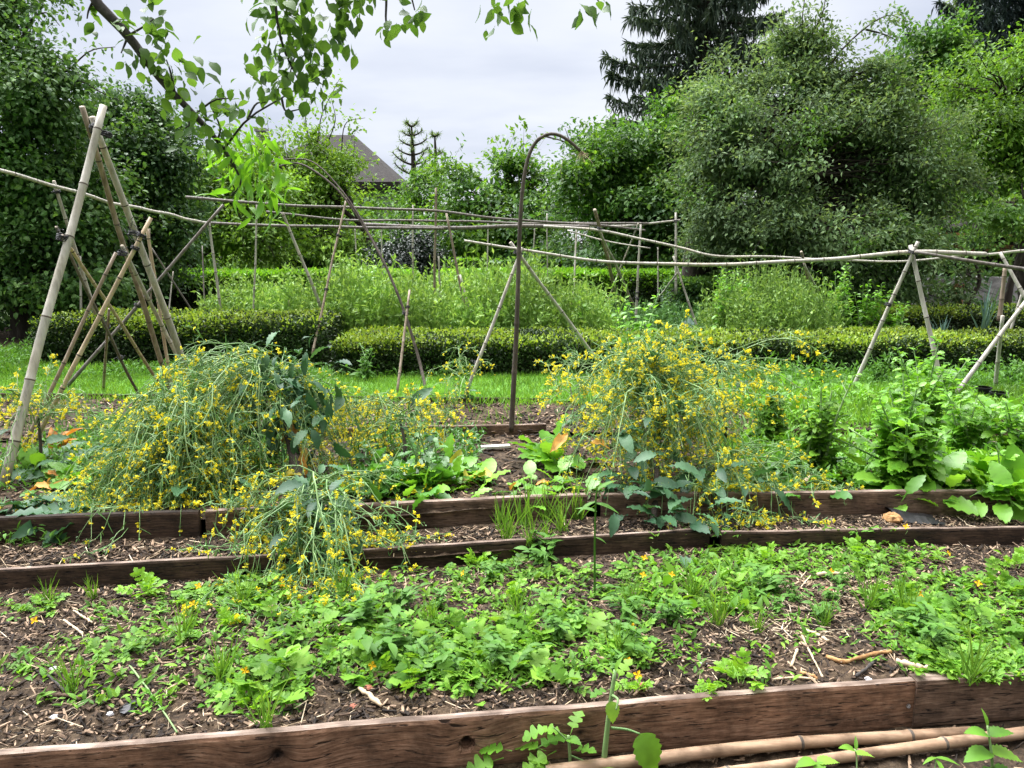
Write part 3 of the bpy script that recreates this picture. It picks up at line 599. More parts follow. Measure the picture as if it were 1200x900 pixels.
# ------------------------------------------------------------------ trees
def blob(px, py, rx, ry, Y, n, dr=None):
    c = P(px, py, Y); return c, A(rx * Y / F, (dr if dr else (rx + ry) / 2 * Y / F), ry * Y / F), n
def leaf_dirs(n, out, droop, jit=.8):
    d = out + rng.normal(0, jit, (n, 3)); d[:, 2] -= droop; return unit(d)
def tree(name, label, base, blobs, mat, leaf=.07, per=60, cr=.35, trunk_r=.15, trunk_top=None, bark='bark', T=DIAMOND, droop=.5, wisps=(), group=None, cat='tree', light=None, light_share=.2, wid=1.0, trunk_pts=None, limb_r=.4, cflat=.65, gaps=()):
    base = np.asarray(base, float); root = empty(name, base, label, cat, group)
    cs = []; outs = []; owner = []
    for bi, (c, r, n) in enumerate(blobs):
        ks = max(4, n // 5); su = unit(rng.normal(0, 1, (ks, 3))); sr = .35 + .65 * rng.random(ks) ** .5; pk = rng.integers(0, ks, n)   # boughs, then clusters on each bough
        q = su[pk] * sr[pk][:, None] + rng.normal(0, .19, (n, 3)) * A(1, 1, .75); cs.append(c + r * q); outs.append(q); owner += [bi] * n
    C = np.concatenate(cs); O = np.concatenate(outs); owner = np.array(owner); nc = len(C)
    keep = C[:, 2] > .25
    for (gc, gr, gr2) in gaps: keep &= ~((np.hypot((C[:, 0] - gc[0]) / gr, (C[:, 2] - gc[2]) / gr2) < 1) & (C[:, 1] < gc[1]))
    C, O, owner = C[keep], O[keep], owner[keep]; nc = len(C)
    # trunk
    top = trunk_top if trunk_top is not None else (np.mean([b[0] for b in blobs], 0) + A(0, 0, .5))
    if trunk_pts is None: trunk_pts = [base + A(0, 0, -.05), base * .7 + top * .3 + A(U(-.15, .15), 0, 0), base * .35 + top * .65 + A(U(-.2, .2), 0, 0), top]
    tp = smooth_path(trunk_pts, 16); g = Geo()
    tubes(g, tp[None], (trunk_r * (1.15 * (1 - np.linspace(0, 1, 16)) ** .8 + .12))[None], 9)
    limbs = []
    for (c, r, n) in blobs:
        k = int(np.clip(np.argmin(np.abs(tp[:, 2] - (c[2] - .35 * np.linalg.norm(c[:2] - tp[8, :2]) - .3 * r[2]))), 3, 14))
        s = tp[k]; mid = (s + c) / 2 + A(0, 0, .12 * np.linalg.norm(c - s)) + rng.normal(0, .08, 3)
        lp = smooth_path([s, mid, c], 9); limbs.append(lp); tubes(g, lp[None], np.linspace(trunk_r * limb_r, trunk_r * .1, 9)[None], 6)
    m4 = []
    for i in range(nc):
        lp = limbs[owner[i]]; s = lp[rng.integers(4, 9)]; e = C[i]; m4.append([s, s * .6 + e * .4 + A(0, 0, .08) + rng.normal(0, .04, 3), s * .25 + e * .75 + rng.normal(0, .03, 3), e])
    if m4: tubes(g, np.array(m4), np.array([.2, .13, .08, .04]) * trunk_r * .5 + .003, 4)
    lf = Geo()
    N = (per * U(.5, 1.5, nc)).astype(int); idx = np.repeat(np.arange(nc), N); tot = len(idx)
    crs = cr * U(.55, 1.35, nc)[idx][:, None]
    offs = rng.normal(0, .55, (tot, 3)) * crs * A(1, 1, cflat); pos = C[idx] + offs
    dirs = leaf_dirs(tot, O[idx] * .5 + offs / cr * .5, droop)
    up = A(0, 0, 1)[None] + O[idx] * .5 + rng.normal(0, .45, (tot, 3))
    sz = leaf * U(.6, 1.3, tot); Sx = np.stack([sz * wid, sz, sz], 1)
    lt = (rng.random(nc) < light_share)[idx] if light else np.zeros(tot, bool)
    nf = nc // 3; pi_ = rng.choice(nc, nf, p=(w_ := np.linalg.norm(O, axis=1) ** 3 + 1e-6) / w_.sum()) if nc else []   # ragged fringe of young shoots
    fd = unit(O[pi_] * .9 + A(0, 0, .45) + rng.normal(0, .5, (nf, 3))); fl_ = cr * U(.9, 2.6, nf); tq = np.linspace(0, 1, 5)[None, :, None]
    FP = C[pi_][:, None] + fd[:, None] * fl_[:, None, None] * tq - A(0, 0, .25) * fl_[:, None, None] * tq ** 2
    tubes(g, FP, np.linspace(.007, .002, 5)[None] * (.5 + cr), 4); kf = int(12 + per * .14); kk = np.repeat(np.arange(nf), kf); sF = rng.random(len(kk)) ** .7 * 3.99; iF = sF.astype(int); ff = (sF - iF)[:, None]
    qF = FP[kk, iF] * (1 - ff) + FP[kk, iF + 1] * ff + rng.normal(0, .16 * cr, (len(kk), 3)); pos = np.vstack([pos, qF]); dirs = np.vstack([dirs, leaf_dirs(len(kk), fd[kk] * .5, droop * .7)]); up = np.vstack([up, A(0, 0, 1) + rng.normal(0, .5, (len(kk), 3))])
    s2 = leaf * U(.55, 1.2, len(kk)); Sx = np.vstack([Sx, np.stack([s2 * wid, s2, s2], 1)]); lt = np.concatenate([lt, ((rng.random(nf) < light_share * 1.5)[kk] if light else np.zeros(len(kk), bool))])
    for (pts, n, spread) in wisps:                                   # loose shoots that stand out of the crown
        wp = smooth_path(pts, 12); tubes(g, wp[None], np.linspace(.014, .004, 12)[None] * (1 + trunk_r * 2), 5)
        t = rng.random(n) ** .8 * 11 * .999; i = t.astype(int); f = (t - i)[:, None]; q = wp[i] * (1 - f) + wp[i + 1] * f
        q = q + rng.normal(0, spread, (n, 3)); pos = np.vstack([pos, q]); dirs = np.vstack([dirs, leaf_dirs(n, np.zeros((n, 3)), droop)])
        up = np.vstack([up, A(0, 0, 1) + rng.normal(0, .5, (n, 3))]); s2 = leaf * U(.7, 1.3, n); Sx = np.vstack([Sx, np.stack([s2 * wid, s2, s2], 1)]); lt = np.concatenate([lt, np.zeros(n, bool)])
    R = frames(dirs, up)
    lf.scatter(T, pos[~lt], R[~lt], Sx[~lt], 0)
    if lt.any(): lf.scatter(T, pos[lt], R[lt], Sx[lt], 1)
    g.build('trunk', M[bark], parent=root, origin=base, smooth=True)
    lf.build('crown', [M[mat], M[light or mat]], parent=root, origin=base)
    return root
gy = lambda px, Y: A((px - CX) / F * Y, Y, .2)
# left edge: big maple
tree('maple_tree', 'dark leafy maple at the left picture edge with wispy top shoots', gy(30, 12.2),
     [blob(-30, 60, 75, 75, 12.3, 50), blob(45, 110, 55, 50, 12, 55), blob(20, 200, 75, 70, 12, 95), blob(-70, 230, 70, 90, 12.6, 30), blob(75, 250, 50, 60, 12.2, 60), blob(15, 300, 70, 45, 11.9, 60), blob(85, 325, 35, 30, 11.8, 26), blob(-20, -20, 70, 50, 12.4, 16), blob(-60, 350, 60, 40, 12.2, 16)],
     'maple', .088, 130, .42, .2, T=OVAL, wid=.95, light='maple_light', light_share=.16, wisps=[([P(30, 80, 12), P(50, 60, 12), P(75, 72, 12), P(100, 92, 12)], 70, .06), ([P(20, 60, 12), P(35, 25, 12), P(55, 15, 12), P(70, 30, 12)], 50, .07), ([P(60, 110, 12), P(90, 95, 12), P(118, 108, 12), P(140, 118, 11.9)], 70, .06), ([P(40, 90, 12), P(75, 85, 12), P(105, 60, 12), P(135, 55, 12)], 40, .06), ([P(0, 40, 12), P(15, 5, 12), P(40, -12, 12)], 50, .07)], trunk_top=P(20, 120, 12.2))
tree('glossy_tree', 'round dark glossy-leaved tree right behind the bamboo tripod', gy(150, 14.5),
     [blob(155, 175, 45, 45, 14.5, 75), blob(125, 210, 40, 55, 14.4, 55), blob(195, 205, 32, 40, 14.3, 50), blob(160, 255, 55, 45, 14.3, 70), blob(105, 290, 35, 35, 14, 26), blob(200, 270, 28, 32, 14.1, 26), blob(150, 310, 50, 22, 14.1, 34), blob(140, 128, 22, 18, 14.6, 16), blob(180, 140, 20, 18, 14.6, 14)], 'glossy', .088, 125, .4, .16, T=OVAL, wid=.9, light='mid', light_share=.12,
     wisps=[([P(150, 140, 14.5), P(158, 118, 14.5), P(163, 108, 14.5)], 45, .08), ([P(180, 150, 14.5), P(190, 135, 14.5), P(212, 150, 14.5)], 40, .08), ([P(110, 170, 14.5), P(100, 140, 14.5), P(106, 118, 14.5)], 40, .08)])
# orchard trees with gnarled trunks
tree('orchard_tree', 'pale green orchard tree with twisted trunk left of the roof', gy(438, 22),
     [blob(345, 215, 50, 42, 22, 80), blob(380, 232, 32, 40, 22, 56), blob(370, 185, 36, 25, 22, 42), blob(330, 265, 45, 32, 21.5, 45), blob(408, 284, 30, 18, 21.6, 28), blob(385, 290, 45, 18, 21.5, 22)], 'apple', .13, 55, .5, .2, trunk_top=P(400, 225, 22), trunk_pts=[gy(448, 22), P(449, 300, 22), P(436, 288, 22), P(428, 272, 22), P(405, 225, 22)],
     wisps=[([P(372, 170, 22), P(377, 135, 22), P(390, 108, 22), P(398, 92, 22)], 55, .13), ([P(362, 165, 22), P(358, 135, 22), P(364, 118, 22)], 36, .13), ([P(400, 180, 22), P(405, 145, 22), P(428, 138, 22)], 70, .16), ([P(385, 165, 22), P(393, 140, 22), P(388, 115, 22)], 45, .12), ([P(410, 210, 22), P(414, 185, 22), P(416, 165, 22)], 24, .1)])
tree('orchard_tree', 'spreading bright orchard tree with dark gnarled trunk behind the tripod rails', gy(216, 19),
     [blob(235, 215, 38, 30, 19, 44), blob(270, 250, 50, 32, 19, 60), blob(225, 262, 40, 30, 18.8, 42), blob(300, 215, 32, 30, 19.4, 34), blob(305, 280, 45, 24, 18.8, 36), blob(215, 190, 26, 20, 19.5, 20), blob(275, 200, 34, 24, 19.6, 36), blob(320, 235, 30, 34, 19.6, 34), blob(245, 290, 50, 20, 18.6, 34)], 'apple', .12, 55, .45, .22, trunk_pts=[gy(222, 19), P(217, 300, 19), P(214, 282, 19), P(228, 262, 19), P(240, 230, 19)], limb_r=.5, light='bright', light_share=.3,
     wisps=[([P(222, 300, 19), P(240, 285, 19), P(255, 300, 19), P(265, 312, 19)], 0, .1)])
tree('orchard_tree', 'low orchard tree with forked dark trunk under the hanging twig', gy(330, 24),
     [blob(290, 300, 40, 18, 24, 22), blob(345, 302, 36, 16, 24, 18)], 'apple', .12, 50, .5, .25, trunk_pts=[gy(340, 24), P(340, 308, 24), P(334, 285, 24), P(330, 262, 24)])
tree('garden_tree', 'rounded green tree in front of the chimney posts at centre', gy(598, 27),
     [blob(560, 235, 48, 32, 27, 70), blob(600, 215, 30, 28, 27, 40), blob(545, 270, 45, 28, 26.6, 46), blob(610, 265, 38, 30, 26.6, 44), blob(570, 290, 55, 18, 26.5, 36), blob(625, 225, 16, 22, 27, 14), blob(535, 200, 16, 18, 27, 12)], 'walnut', .2, 46, .62, .22, wid=.9, light='bright', light_share=.35, cflat=.4)
tree('garden_tree', 'thin feathery young tree just right of the roof corner', gy(488, 30),
     [blob(492, 218, 20, 22, 30, 22), blob(500, 240, 30, 28, 30, 26), blob(472, 255, 18, 22, 30, 12), blob(490, 280, 36, 20, 30, 20)], 'mid', .16, 38, .55, .1)
tree('garden_tree', 'shrubby bright tree filling the gap behind the crooked pole', gy(640, 30),
     [blob(650, 245, 32, 28, 30, 40), blob(625, 285, 40, 24, 29.5, 36), blob(690, 285, 45, 22, 29.5, 34), blob(665, 212, 22, 20, 30, 18), blob(460, 282, 40, 22, 31, 28)], 'mid', .18, 44, .6, .14, light='bright', light_share=.4)
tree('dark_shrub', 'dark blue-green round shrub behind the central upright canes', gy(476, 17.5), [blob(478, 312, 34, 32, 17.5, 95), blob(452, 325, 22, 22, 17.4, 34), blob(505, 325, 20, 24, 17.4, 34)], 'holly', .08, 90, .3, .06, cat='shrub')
tree('garden_tree', 'tall mixed green tree below the spruce, left of the great plum tree', gy(760, 18),
     [blob(745, 180, 46, 36, 18, 76), blob(790, 200, 45, 55, 18, 70), blob(700, 215, 36, 40, 17.8, 48), blob(745, 245, 60, 38, 17.6, 84), blob(800, 290, 45, 38, 17.4, 50), blob(715, 180, 30, 25, 17.8, 26), blob(725, 295, 34, 18, 17.8, 16), blob(825, 135, 36, 40, 18.4, 36)], 'walnut', .13, 75, .45, .26, wid=.9, light='bright', light_share=.2, bark='bark_grey',
     wisps=[([P(690, 200, 18), P(672, 175, 18), P(662, 150, 18)], 50, .1), ([P(700, 215, 18), P(672, 200, 18), P(650, 198, 18)], 46, .1), ([P(700, 230, 18), P(670, 225, 18), P(640, 232, 18)], 40, .1), ([P(700, 250, 18), P(660, 250, 18), P(632, 245, 18)], 40, .12), ([P(640, 160, 18.3), P(665, 168, 18.2), P(690, 190, 18)], 10, .06)])
# the great grey green plum tree
tree('plum_tree', 'broad grey-green plum tree dominating the right half', gy(905, 13.6),
     [blob(930, 130, 75, 45, 13.8, 105), blob(1010, 150, 60, 42, 13.6, 90), blob(870, 170, 60, 60, 13.6, 90), blob(960, 205, 90, 60, 13.2, 170), blob(1060, 195, 55, 50, 13.4, 90), blob(860, 250, 55, 45, 13.3, 80), blob(1062, 245, 40, 40, 13.2, 54), blob(980, 270, 100, 38, 12.8, 130), blob(1040, 290, 46, 38, 12.7, 52), blob(900, 300, 55, 26, 13, 40), blob(945, 70, 34, 34, 13.9, 40), blob(1058, 330, 20, 26, 12.6, 16), blob(850, 105, 30, 34, 14, 26), blob(1000, 95, 34, 26, 13.9, 26), blob(1010, 330, 40, 14, 12.8, 16)], 'plum', .09, 120, .36, .2, wid=.75, light='mid', light_share=.12, trunk_top=P(925, 130, 13.6), trunk_pts=[gy(812, 13.8), P(818, 280, 13.8), P(855, 215, 13.7), P(925, 150, 13.6)],
     gaps=[(P(942, 212, 13.9), .5, .85), (P(1000, 180, 13.6), .3, .3), (P(870, 225, 13.6), .32, .4), (P(1040, 250, 13.4), .35, .3), (P(905, 140, 13.8), .28, .3), (P(985, 300, 13.4), .5, .3), (P(1075, 185, 13.6), .26, .3)],
     wisps=[([P(940, 90, 13.8), P(942, 55, 13.8), P(940, 25, 13.8), P(944, -10, 13.8)], 240, .13), ([P(948, 60, 13.8), P(965, 40, 13.8), P(962, 15, 13.8)], 80, .09), ([P(935, 60, 13.8), P(915, 35, 13.8), P(905, 10, 13.8)], 90, .09), ([P(965, 90, 13.8), P(985, 60, 13.8), P(1015, 32, 13.8), P(1040, 18, 13.8), P(1056, 22, 13.8)], 170, .08), ([P(1015, 35, 13.8), P(1035, 40, 13.8), P(1052, 48, 13.8)], 60, .07), ([P(940, 60, 13.8), P(962, 20, 13.8), P(968, -5, 13.8)], 70, .08), ([P(1000, 85, 13.8), P(1015, 75, 13.8), P(1020, 80, 13.8)], 24, .05), ([P(900, 90, 13.8), P(888, 60, 13.8), P(880, 45, 13.8)], 50, .1)], cflat=.6)
g = Geo()
tr2 = tree('plum_tree', 'dark leaning second plum stem inside the broad plum crown', gy(935, 14.4), [blob(935, 180, 30, 30, 14.6, 20), blob(1000, 230, 60, 40, 14.6, 40), blob(880, 220, 50, 40, 14.6, 30)], 'plum', .085, 80, .36, .17, trunk_top=P(944, 185, 14.3), trunk_pts=[gy(925, 14.3), P(928, 290, 14.3), P(934, 240, 14.0), P(944, 185, 14.0)])
# right bright tree and its neighbours
tree('garden_tree', 'bright green tree at the upper right picture edge', gy(1215, 15.5),
     [blob(1180, 110, 55, 65, 15.5, 90), blob(1225, 60, 50, 45, 15.6, 50), blob(1170, 190, 50, 55, 15.3, 70), blob(1225, 190, 55, 75, 15.4, 60), blob(1150, 150, 32, 40, 15.2, 36), blob(1190, 228, 40, 18, 15.2, 22), blob(1150, 215, 24, 22, 15.2, 16)], 'bright', .1, 80, .42, .2, wid=.8, light='mid', light_share=.25, trunk_top=P(1190, 150, 15.5))
tree('garden_tree', 'small leafy tree overhanging the gravel yard at the far right', gy(1180, 13.4), [blob(1185, 238, 24, 16, 13.4, 18), blob(1202, 262, 12, 10, 13.3, 6)], 'mid', .09, 60, .3, .06, light='bright', light_share=.3)
tree('young_tree', 'small staked sapling standing on the gravel yard', gy(1138, 12.6), [blob(1128, 338, 16, 9, 12.6, 8), blob(1135, 322, 9, 7, 12.6, 4)], 'plum', .08, 26, .16, .05, cat='sapling')
tree('far_tree', 'dark rounded broadleaf tree under the cedar at the upper right', gy(1090, 26), [blob(1090, 75, 40, 30, 26, 50), blob(1115, 105, 40, 30, 26, 46), blob(1070, 95, 26, 24, 25.8, 22), blob(1120, 150, 45, 40, 26.4, 30)], 'walnut', .16, 75, .6, .2)
# tall spruce
def spruce(name, label, px, Y, top, bot, half, mat, levels=20, group=None, twig=.55, per=46, sagg=.35, bend=0):
    base = gy(px, Y); root = empty(name, base, label, 'tree', group); z0 = P(px, bot, Y)[2]; z1 = P(px, top, Y)[2]; g = Geo(); lf = Geo()
    x0 = base[0]; tp = np.array([[x0 + bend * t, Y, .15 + (z1 - .15) * t] for t in np.linspace(0, 1, 14)])
    tubes(g, tp[None], np.linspace(.32, .03, 14)[None], 9)
    for li, t in enumerate(np.linspace(0, 1, levels)):
        z = z0 + (z1 - z0) * t; Lm = half * (1 - t) ** .8 + .15
        for a in np.arange(5) * 2 * pi / 5 + U(0, 6):
            L = Lm * U(.65, 1.15); d = A(cos(a), sin(a), 0); q = np.linspace(0, 1, 9)[:, None]
            bp = A(x0 + bend * (z / z1), Y, z) + d * L * q + A(0, 0, 1) * (-sagg * L * q ** 1.1 + .3 * L * q ** 2.6)
            tubes(g, bp[None], np.linspace(.05, .012, 9)[None] * (1.2 - .7 * t), 5)
            n = int(per * L / 2) + 8; s = rng.random(n) ** .8; i = np.clip((s * 8).astype(int), 0, 7); f = (s * 8 - i)[:, None]; pos = bp[i] * (1 - f) + bp[i + 1] * f
            side = np.cross(d, A(0, 0, 1)); dd = side[None] * rng.normal(0, .35, (n, 1)) + d * U(-.1, .5, n)[:, None] + A(0, 0, -1) * U(.3, 1.2, n)[:, None]
            lf.scatter(DIAMOND, pos + rng.normal(0, .07, (n, 3)), frames(dd, np.tile(d, (n, 1)), .5), np.stack([np.full(n, .06), twig * U(.4, 1.3, n), np.full(n, .5)], 1))
            dd2 = d[None] + rng.normal(0, .5, (n, 3)); lf.scatter(DIAMOND, pos, frames(dd2, None, .4), np.stack([np.full(n, .1), .3 * U(.5, 1.2, n), np.full(n, .3)], 1))
    g.build('trunk', M['bark'], parent=root, origin=base, smooth=True); lf.build('crown', M[mat], parent=root, origin=base); return root
spruce('spruce_tree', 'tall dark spruce with drooping boughs cut by the top picture edge', 812, 25, -190, 190, 4.0, 'spruce', 25, per=135, twig=.4)
spruce('spruce_tree', 'blue-black cedar at the upper right corner', 1160, 28, -130, 170, 5.2, 'cedar', 22, per=120, twig=.4, sagg=.05)
spruce('spruce_tree', 'slender pale conifer rising between the cedar and the plum tree', 1103, 34, -60, 110, 1.6, 'plum', 18, per=60, twig=.5, sagg=-.2)
# sparse conifers on the skyline
def sparse(label, px, Y, top, bot, half, lv):
    base = gy(px, Y); root = empty('skyline_conifer', base, label, 'tree', 'sparse conifers on the skyline'); g = Geo(); lf = Geo(); z0 = P(px, bot, Y)[2]; z1 = P(px, top, Y)[2]
    tubes(g, np.array([[[base[0], Y, .1], [base[0] + .1, Y, z0], [base[0], Y, z1]]]), np.array([[.3, .2, .05]]), 7)
    for t in np.linspace(0, 1, lv):
        z = z0 + (z1 - z0) * t; Lm = half * (1 - .75 * t)
        for a in np.arange(4) * pi / 2 + U(0, 6):
            L = Lm * U(.7, 1.1); d = A(cos(a), sin(a), 0); q = np.linspace(0, 1, 7)[:, None]; bp = A(base[0], Y, z) + d * L * q + A(0, 0, 1) * (.12 * L * q + .35 * L * q ** 2.5)
            tubes(g, bp[None], np.linspace(.07, .03, 7)[None], 5)
            n = 26; s = np.clip(.45 + .55 * rng.random(n), 0, .999) * 6; i = s.astype(int); f = (s - i)[:, None]; pos = bp[i] * (1 - f) + bp[i + 1] * f
            lf.scatter(DIAMOND, pos, frames(d[None] * .6 + rng.normal(0, .7, (n, 3)) + A(0, 0, .3)), np.stack([np.full(n, .09), .34 * U(.6, 1.2, n), np.full(n, .2)], 1))
    g.build('trunk', M['bark'], parent=root, origin=base, smooth=True); lf.build('crown', M['plum'], parent=root, origin=base)
sparse('sparse tiered conifer against the sky right of the roof corner', 487, 46, 148, 215, 1.75, 7)
sparse('smaller tuft-topped conifer beside the sparse tiered one', 513, 48, 160, 225, 1.1, 4)
# ------------------------------------------------------------------ hedges
def hedge(label, x0, x1, yf, yb, z0, z1, leafm, newm, n, leaf=.035, group='clipped low hedges', wob=.06, newshare=.3, T=DIAMOND, nn=0, sag=0):
    """clipped hedge between x0..x1; yf, yb front and back, may be (left, right) pairs"""
    pr = lambda v: v if isinstance(v, tuple) else (v, v)
    yf, yb, z1 = pr(yf), pr(yb), pr(z1); org = A((x0 + x1) / 2, (yf[0] + yf[1]) / 2, z0); root = empty('hedge', org, label, 'hedge', group)
    lx = lambda p, t: p[0] + (p[1] - p[0]) * t
    H = np.mean(z1) - z0; D = np.mean(yb) - np.mean(yf); Wd = x1 - x0
    per = H + D + .3 * H; u = rng.random(n); s = rng.random(n) * per; t = u.copy()
    fr = s < H; tp = (s >= H) & (s < H + D); bk = s >= H + D
    rd = min(.14, H * .3)
    x = x0 + Wd * t; hh = lx(z1, t) - z0; y = np.empty(n); z = np.empty(n); nrm = np.zeros((n, 3))
    v = s / H; y[fr] = lx(yf, t[fr]); z[fr] = z0 + hh[fr] * v[fr]; nrm[fr] = (0, -1, .15)
    v2 = (s - H) / D; y[tp] = lx(yf, t[tp]) + D * v2[tp]; z[tp] = z0 + hh[tp]; nrm[tp] = (0, 0, 1)
    y[bk] = lx(yb, t[bk]); z[bk] = z0 + hh[bk] * (.7 + .3 * rng.random(bk.sum())); nrm[bk] = (0, 1, .2)
    # round the shoulders
    e = np.clip(1 - (y - lx(yf, t)) / rd, 0, 1) * tp; z -= e ** 2 * rd * .5
    e = np.clip(1 - (z0 + hh - z) / rd, 0, 1) * fr; y += e ** 2 * rd * .5; nrm += (e * .8)[:, None] * A(0, 0, 1)
    bulge = wob * fbm(x * 2.2, z * 3 + y * 2.0); y -= bulge * fr; z += bulge * tp * .6; 
    pos = np.stack([x, y, z], 1) + rng.normal(0, .018, (n, 3)) - nrm * (rng.random(n) ** 2 * .09)[:, None]
    # ends
    m = n // 12; ex = np.where(rng.random(m) < .5, x0, x1); te = (ex - x0) / Wd; py = lx(yf, te) + D * rng.random(m); pz = z0 + H * rng.random(m)
    pos = np.vstack([pos, np.stack([ex + rng.normal(0, .03, m), py, pz], 1)]); nrm = np.vstack([nrm, np.stack([np.sign(ex - org[0]), 0 * ex, 0 * ex + .2], 1)])
    N = len(pos); d = nrm * .75 + rng.normal(0, .6, (N, 3)) + A(0, 0, .25); R = frames(d, nrm + rng.normal(0, .6, (N, 3)) + A(0, 0, .5)); sz = leaf * U(.6, 1.4, N)
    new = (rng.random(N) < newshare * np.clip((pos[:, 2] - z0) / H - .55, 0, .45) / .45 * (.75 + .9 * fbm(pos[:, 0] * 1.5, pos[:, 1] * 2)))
    lf = Geo(); S3 = np.stack([sz * 1.1, sz, sz], 1)
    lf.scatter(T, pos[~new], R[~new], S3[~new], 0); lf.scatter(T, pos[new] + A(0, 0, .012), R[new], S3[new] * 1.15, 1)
    g = Geo(); nx = 40; ts = np.linspace(.005, .995, nx); ins = .07; V = []; Q = []
    for tq in ts:
        xx = x0 + Wd * tq; a, b, hz = lx(yf, tq) + ins, lx(yb, tq) - ins, lx(z1, tq) - ins
        V += [(xx, a, z0 - .02), (xx, a, hz - .07), (xx, a + .08, hz), (xx, b - .08, hz), (xx, b, hz - .07), (xx, b, z0 - .02)]
    for r in range(nx - 1): Q += [(r * 6 + c, r * 6 + 6 + c, r * 6 + 7 + c, r * 6 + 1 + c) for c in range(5)]
    g.add(np.array(V) + rng.normal(0, .008, (len(V), 3)), Q); g.f.append((np.arange(6)[None], 0)); g.f.append(((np.arange(6) + (nx - 1) * 6)[None, ::-1], 0))
    g.build('twigs', M['twigs'], parent=root, origin=org); lf.build('foliage', [M[leafm], M[newm]], parent=root, origin=org); return root
X = lambda px, Y: (px - CX) / F * Y
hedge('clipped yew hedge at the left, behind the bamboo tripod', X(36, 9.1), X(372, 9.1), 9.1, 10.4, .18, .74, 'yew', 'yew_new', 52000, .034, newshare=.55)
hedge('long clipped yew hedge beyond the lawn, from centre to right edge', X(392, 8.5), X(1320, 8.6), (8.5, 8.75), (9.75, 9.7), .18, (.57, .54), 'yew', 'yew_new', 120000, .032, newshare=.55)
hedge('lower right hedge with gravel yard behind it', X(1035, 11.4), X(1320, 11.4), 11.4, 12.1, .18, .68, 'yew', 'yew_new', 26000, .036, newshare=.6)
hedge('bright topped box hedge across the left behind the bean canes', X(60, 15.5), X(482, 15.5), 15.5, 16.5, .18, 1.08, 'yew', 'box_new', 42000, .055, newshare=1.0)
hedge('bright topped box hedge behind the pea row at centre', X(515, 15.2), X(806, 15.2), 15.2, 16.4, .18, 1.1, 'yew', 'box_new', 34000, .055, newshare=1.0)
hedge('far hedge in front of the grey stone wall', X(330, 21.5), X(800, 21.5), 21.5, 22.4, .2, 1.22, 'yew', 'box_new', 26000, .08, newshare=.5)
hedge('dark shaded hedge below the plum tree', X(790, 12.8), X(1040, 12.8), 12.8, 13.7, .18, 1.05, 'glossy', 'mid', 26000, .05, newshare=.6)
# undergrowth that closes the garden behind the trees
def shrub(label, px, Y, rx, h, mat, n=60, leaf=.12, light=None, cr=.4):
    b = gy(px, Y); c = b + A(0, 0, h * .5); return tree('shrub', label, b, [(c, A(rx, rx * .7, h * .55), n)], mat, leaf, 60, cr, .05, cat='shrub', group='shrubs behind the garden', light=light)
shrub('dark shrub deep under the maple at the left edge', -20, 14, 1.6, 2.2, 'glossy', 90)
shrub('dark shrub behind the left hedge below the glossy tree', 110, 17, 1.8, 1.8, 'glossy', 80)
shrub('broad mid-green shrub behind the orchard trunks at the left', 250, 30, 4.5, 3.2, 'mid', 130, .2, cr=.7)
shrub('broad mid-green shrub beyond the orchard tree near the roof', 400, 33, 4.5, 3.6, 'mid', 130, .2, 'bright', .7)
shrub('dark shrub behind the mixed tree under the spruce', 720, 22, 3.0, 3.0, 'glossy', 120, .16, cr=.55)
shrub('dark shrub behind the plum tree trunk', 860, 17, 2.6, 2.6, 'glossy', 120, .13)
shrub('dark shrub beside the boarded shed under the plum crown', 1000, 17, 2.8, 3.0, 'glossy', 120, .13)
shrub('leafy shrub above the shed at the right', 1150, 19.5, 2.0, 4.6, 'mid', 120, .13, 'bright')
# ------------------------------------------------------------------ buildings and walls
def boxg(g, x0, x1, y0, y1, z0, z1, m=0):
    V = [(x, y, z) for z in (z0, z1) for y in (y0, y1) for x in (x0, x1)]
    g.add(V, [(0, 2, 3, 1), (4, 5, 7, 6), (0, 1, 5, 4), (2, 6, 7, 3), (0, 4, 6, 2), (1, 3, 7, 5)], m)
Yh = 36; hx0, hx1 = P(260, 0, Yh)[0], P(463, 0, Yh)[0]; ez = P(0, 213, Yh)[2]; rzg = P(0, 142, Yh)[2]; horg = A((hx0 + hx1) / 2, Yh, .2)
house = empty('house', horg, 'house with dark hipped tile roof half hidden by the orchard tree', 'house')
g = Geo(); boxg(g, hx0 + .6, hx1 - .8, Yh + .6, Yh + 8, .1, ez - .05); g.build('wall', M['stone'], parent=house, origin=horg)
g = Geo(); rx0, rx1 = hx0 + 3, P(408, 0, Yh + 4)[0]
V = [(hx0, Yh, ez), (hx1, Yh, ez), (hx1, Yh + 8.6, ez), (hx0, Yh + 8.6, ez), (rx0, Yh + 4.3, rzg), (rx1, Yh + 4.3, rzg)]
V += [(x, y, z - .32) for x, y, z in V[:4]]
g.add(V, [(0, 1, 5, 4), (1, 2, 5), (2, 3, 4, 5), (3, 0, 4)] if False else [(0, 1, 5, 4), (2, 3, 4, 5)]); g.add(V, [(1, 2, 5), (3, 0, 4)]); g.add(V, [(6, 7, 1, 0), (7, 8, 2, 1), (8, 9, 3, 2), (9, 6, 0, 3), (9, 8, 7, 6)], 1)
roof = g.build('roof', [M['roof'], M['shed']], parent=house, origin=horg)
cpx = P(303, 160, Yh + 2); g = Geo(); cx_, cy_ = cpx[0], Yh + 2.5; s_ = .2
boxg(g, cx_ - s_, cx_ + s_, cy_ - s_, cy_ + s_, ez + .3, P(0, 166, Yh + 2)[2]); boxg(g, cx_ - s_ - .06, cx_ + s_ + .06, cy_ - s_ - .06, cy_ + s_ + .06, P(0, 166, Yh + 2)[2] + .003, P(0, 163, Yh + 2)[2])
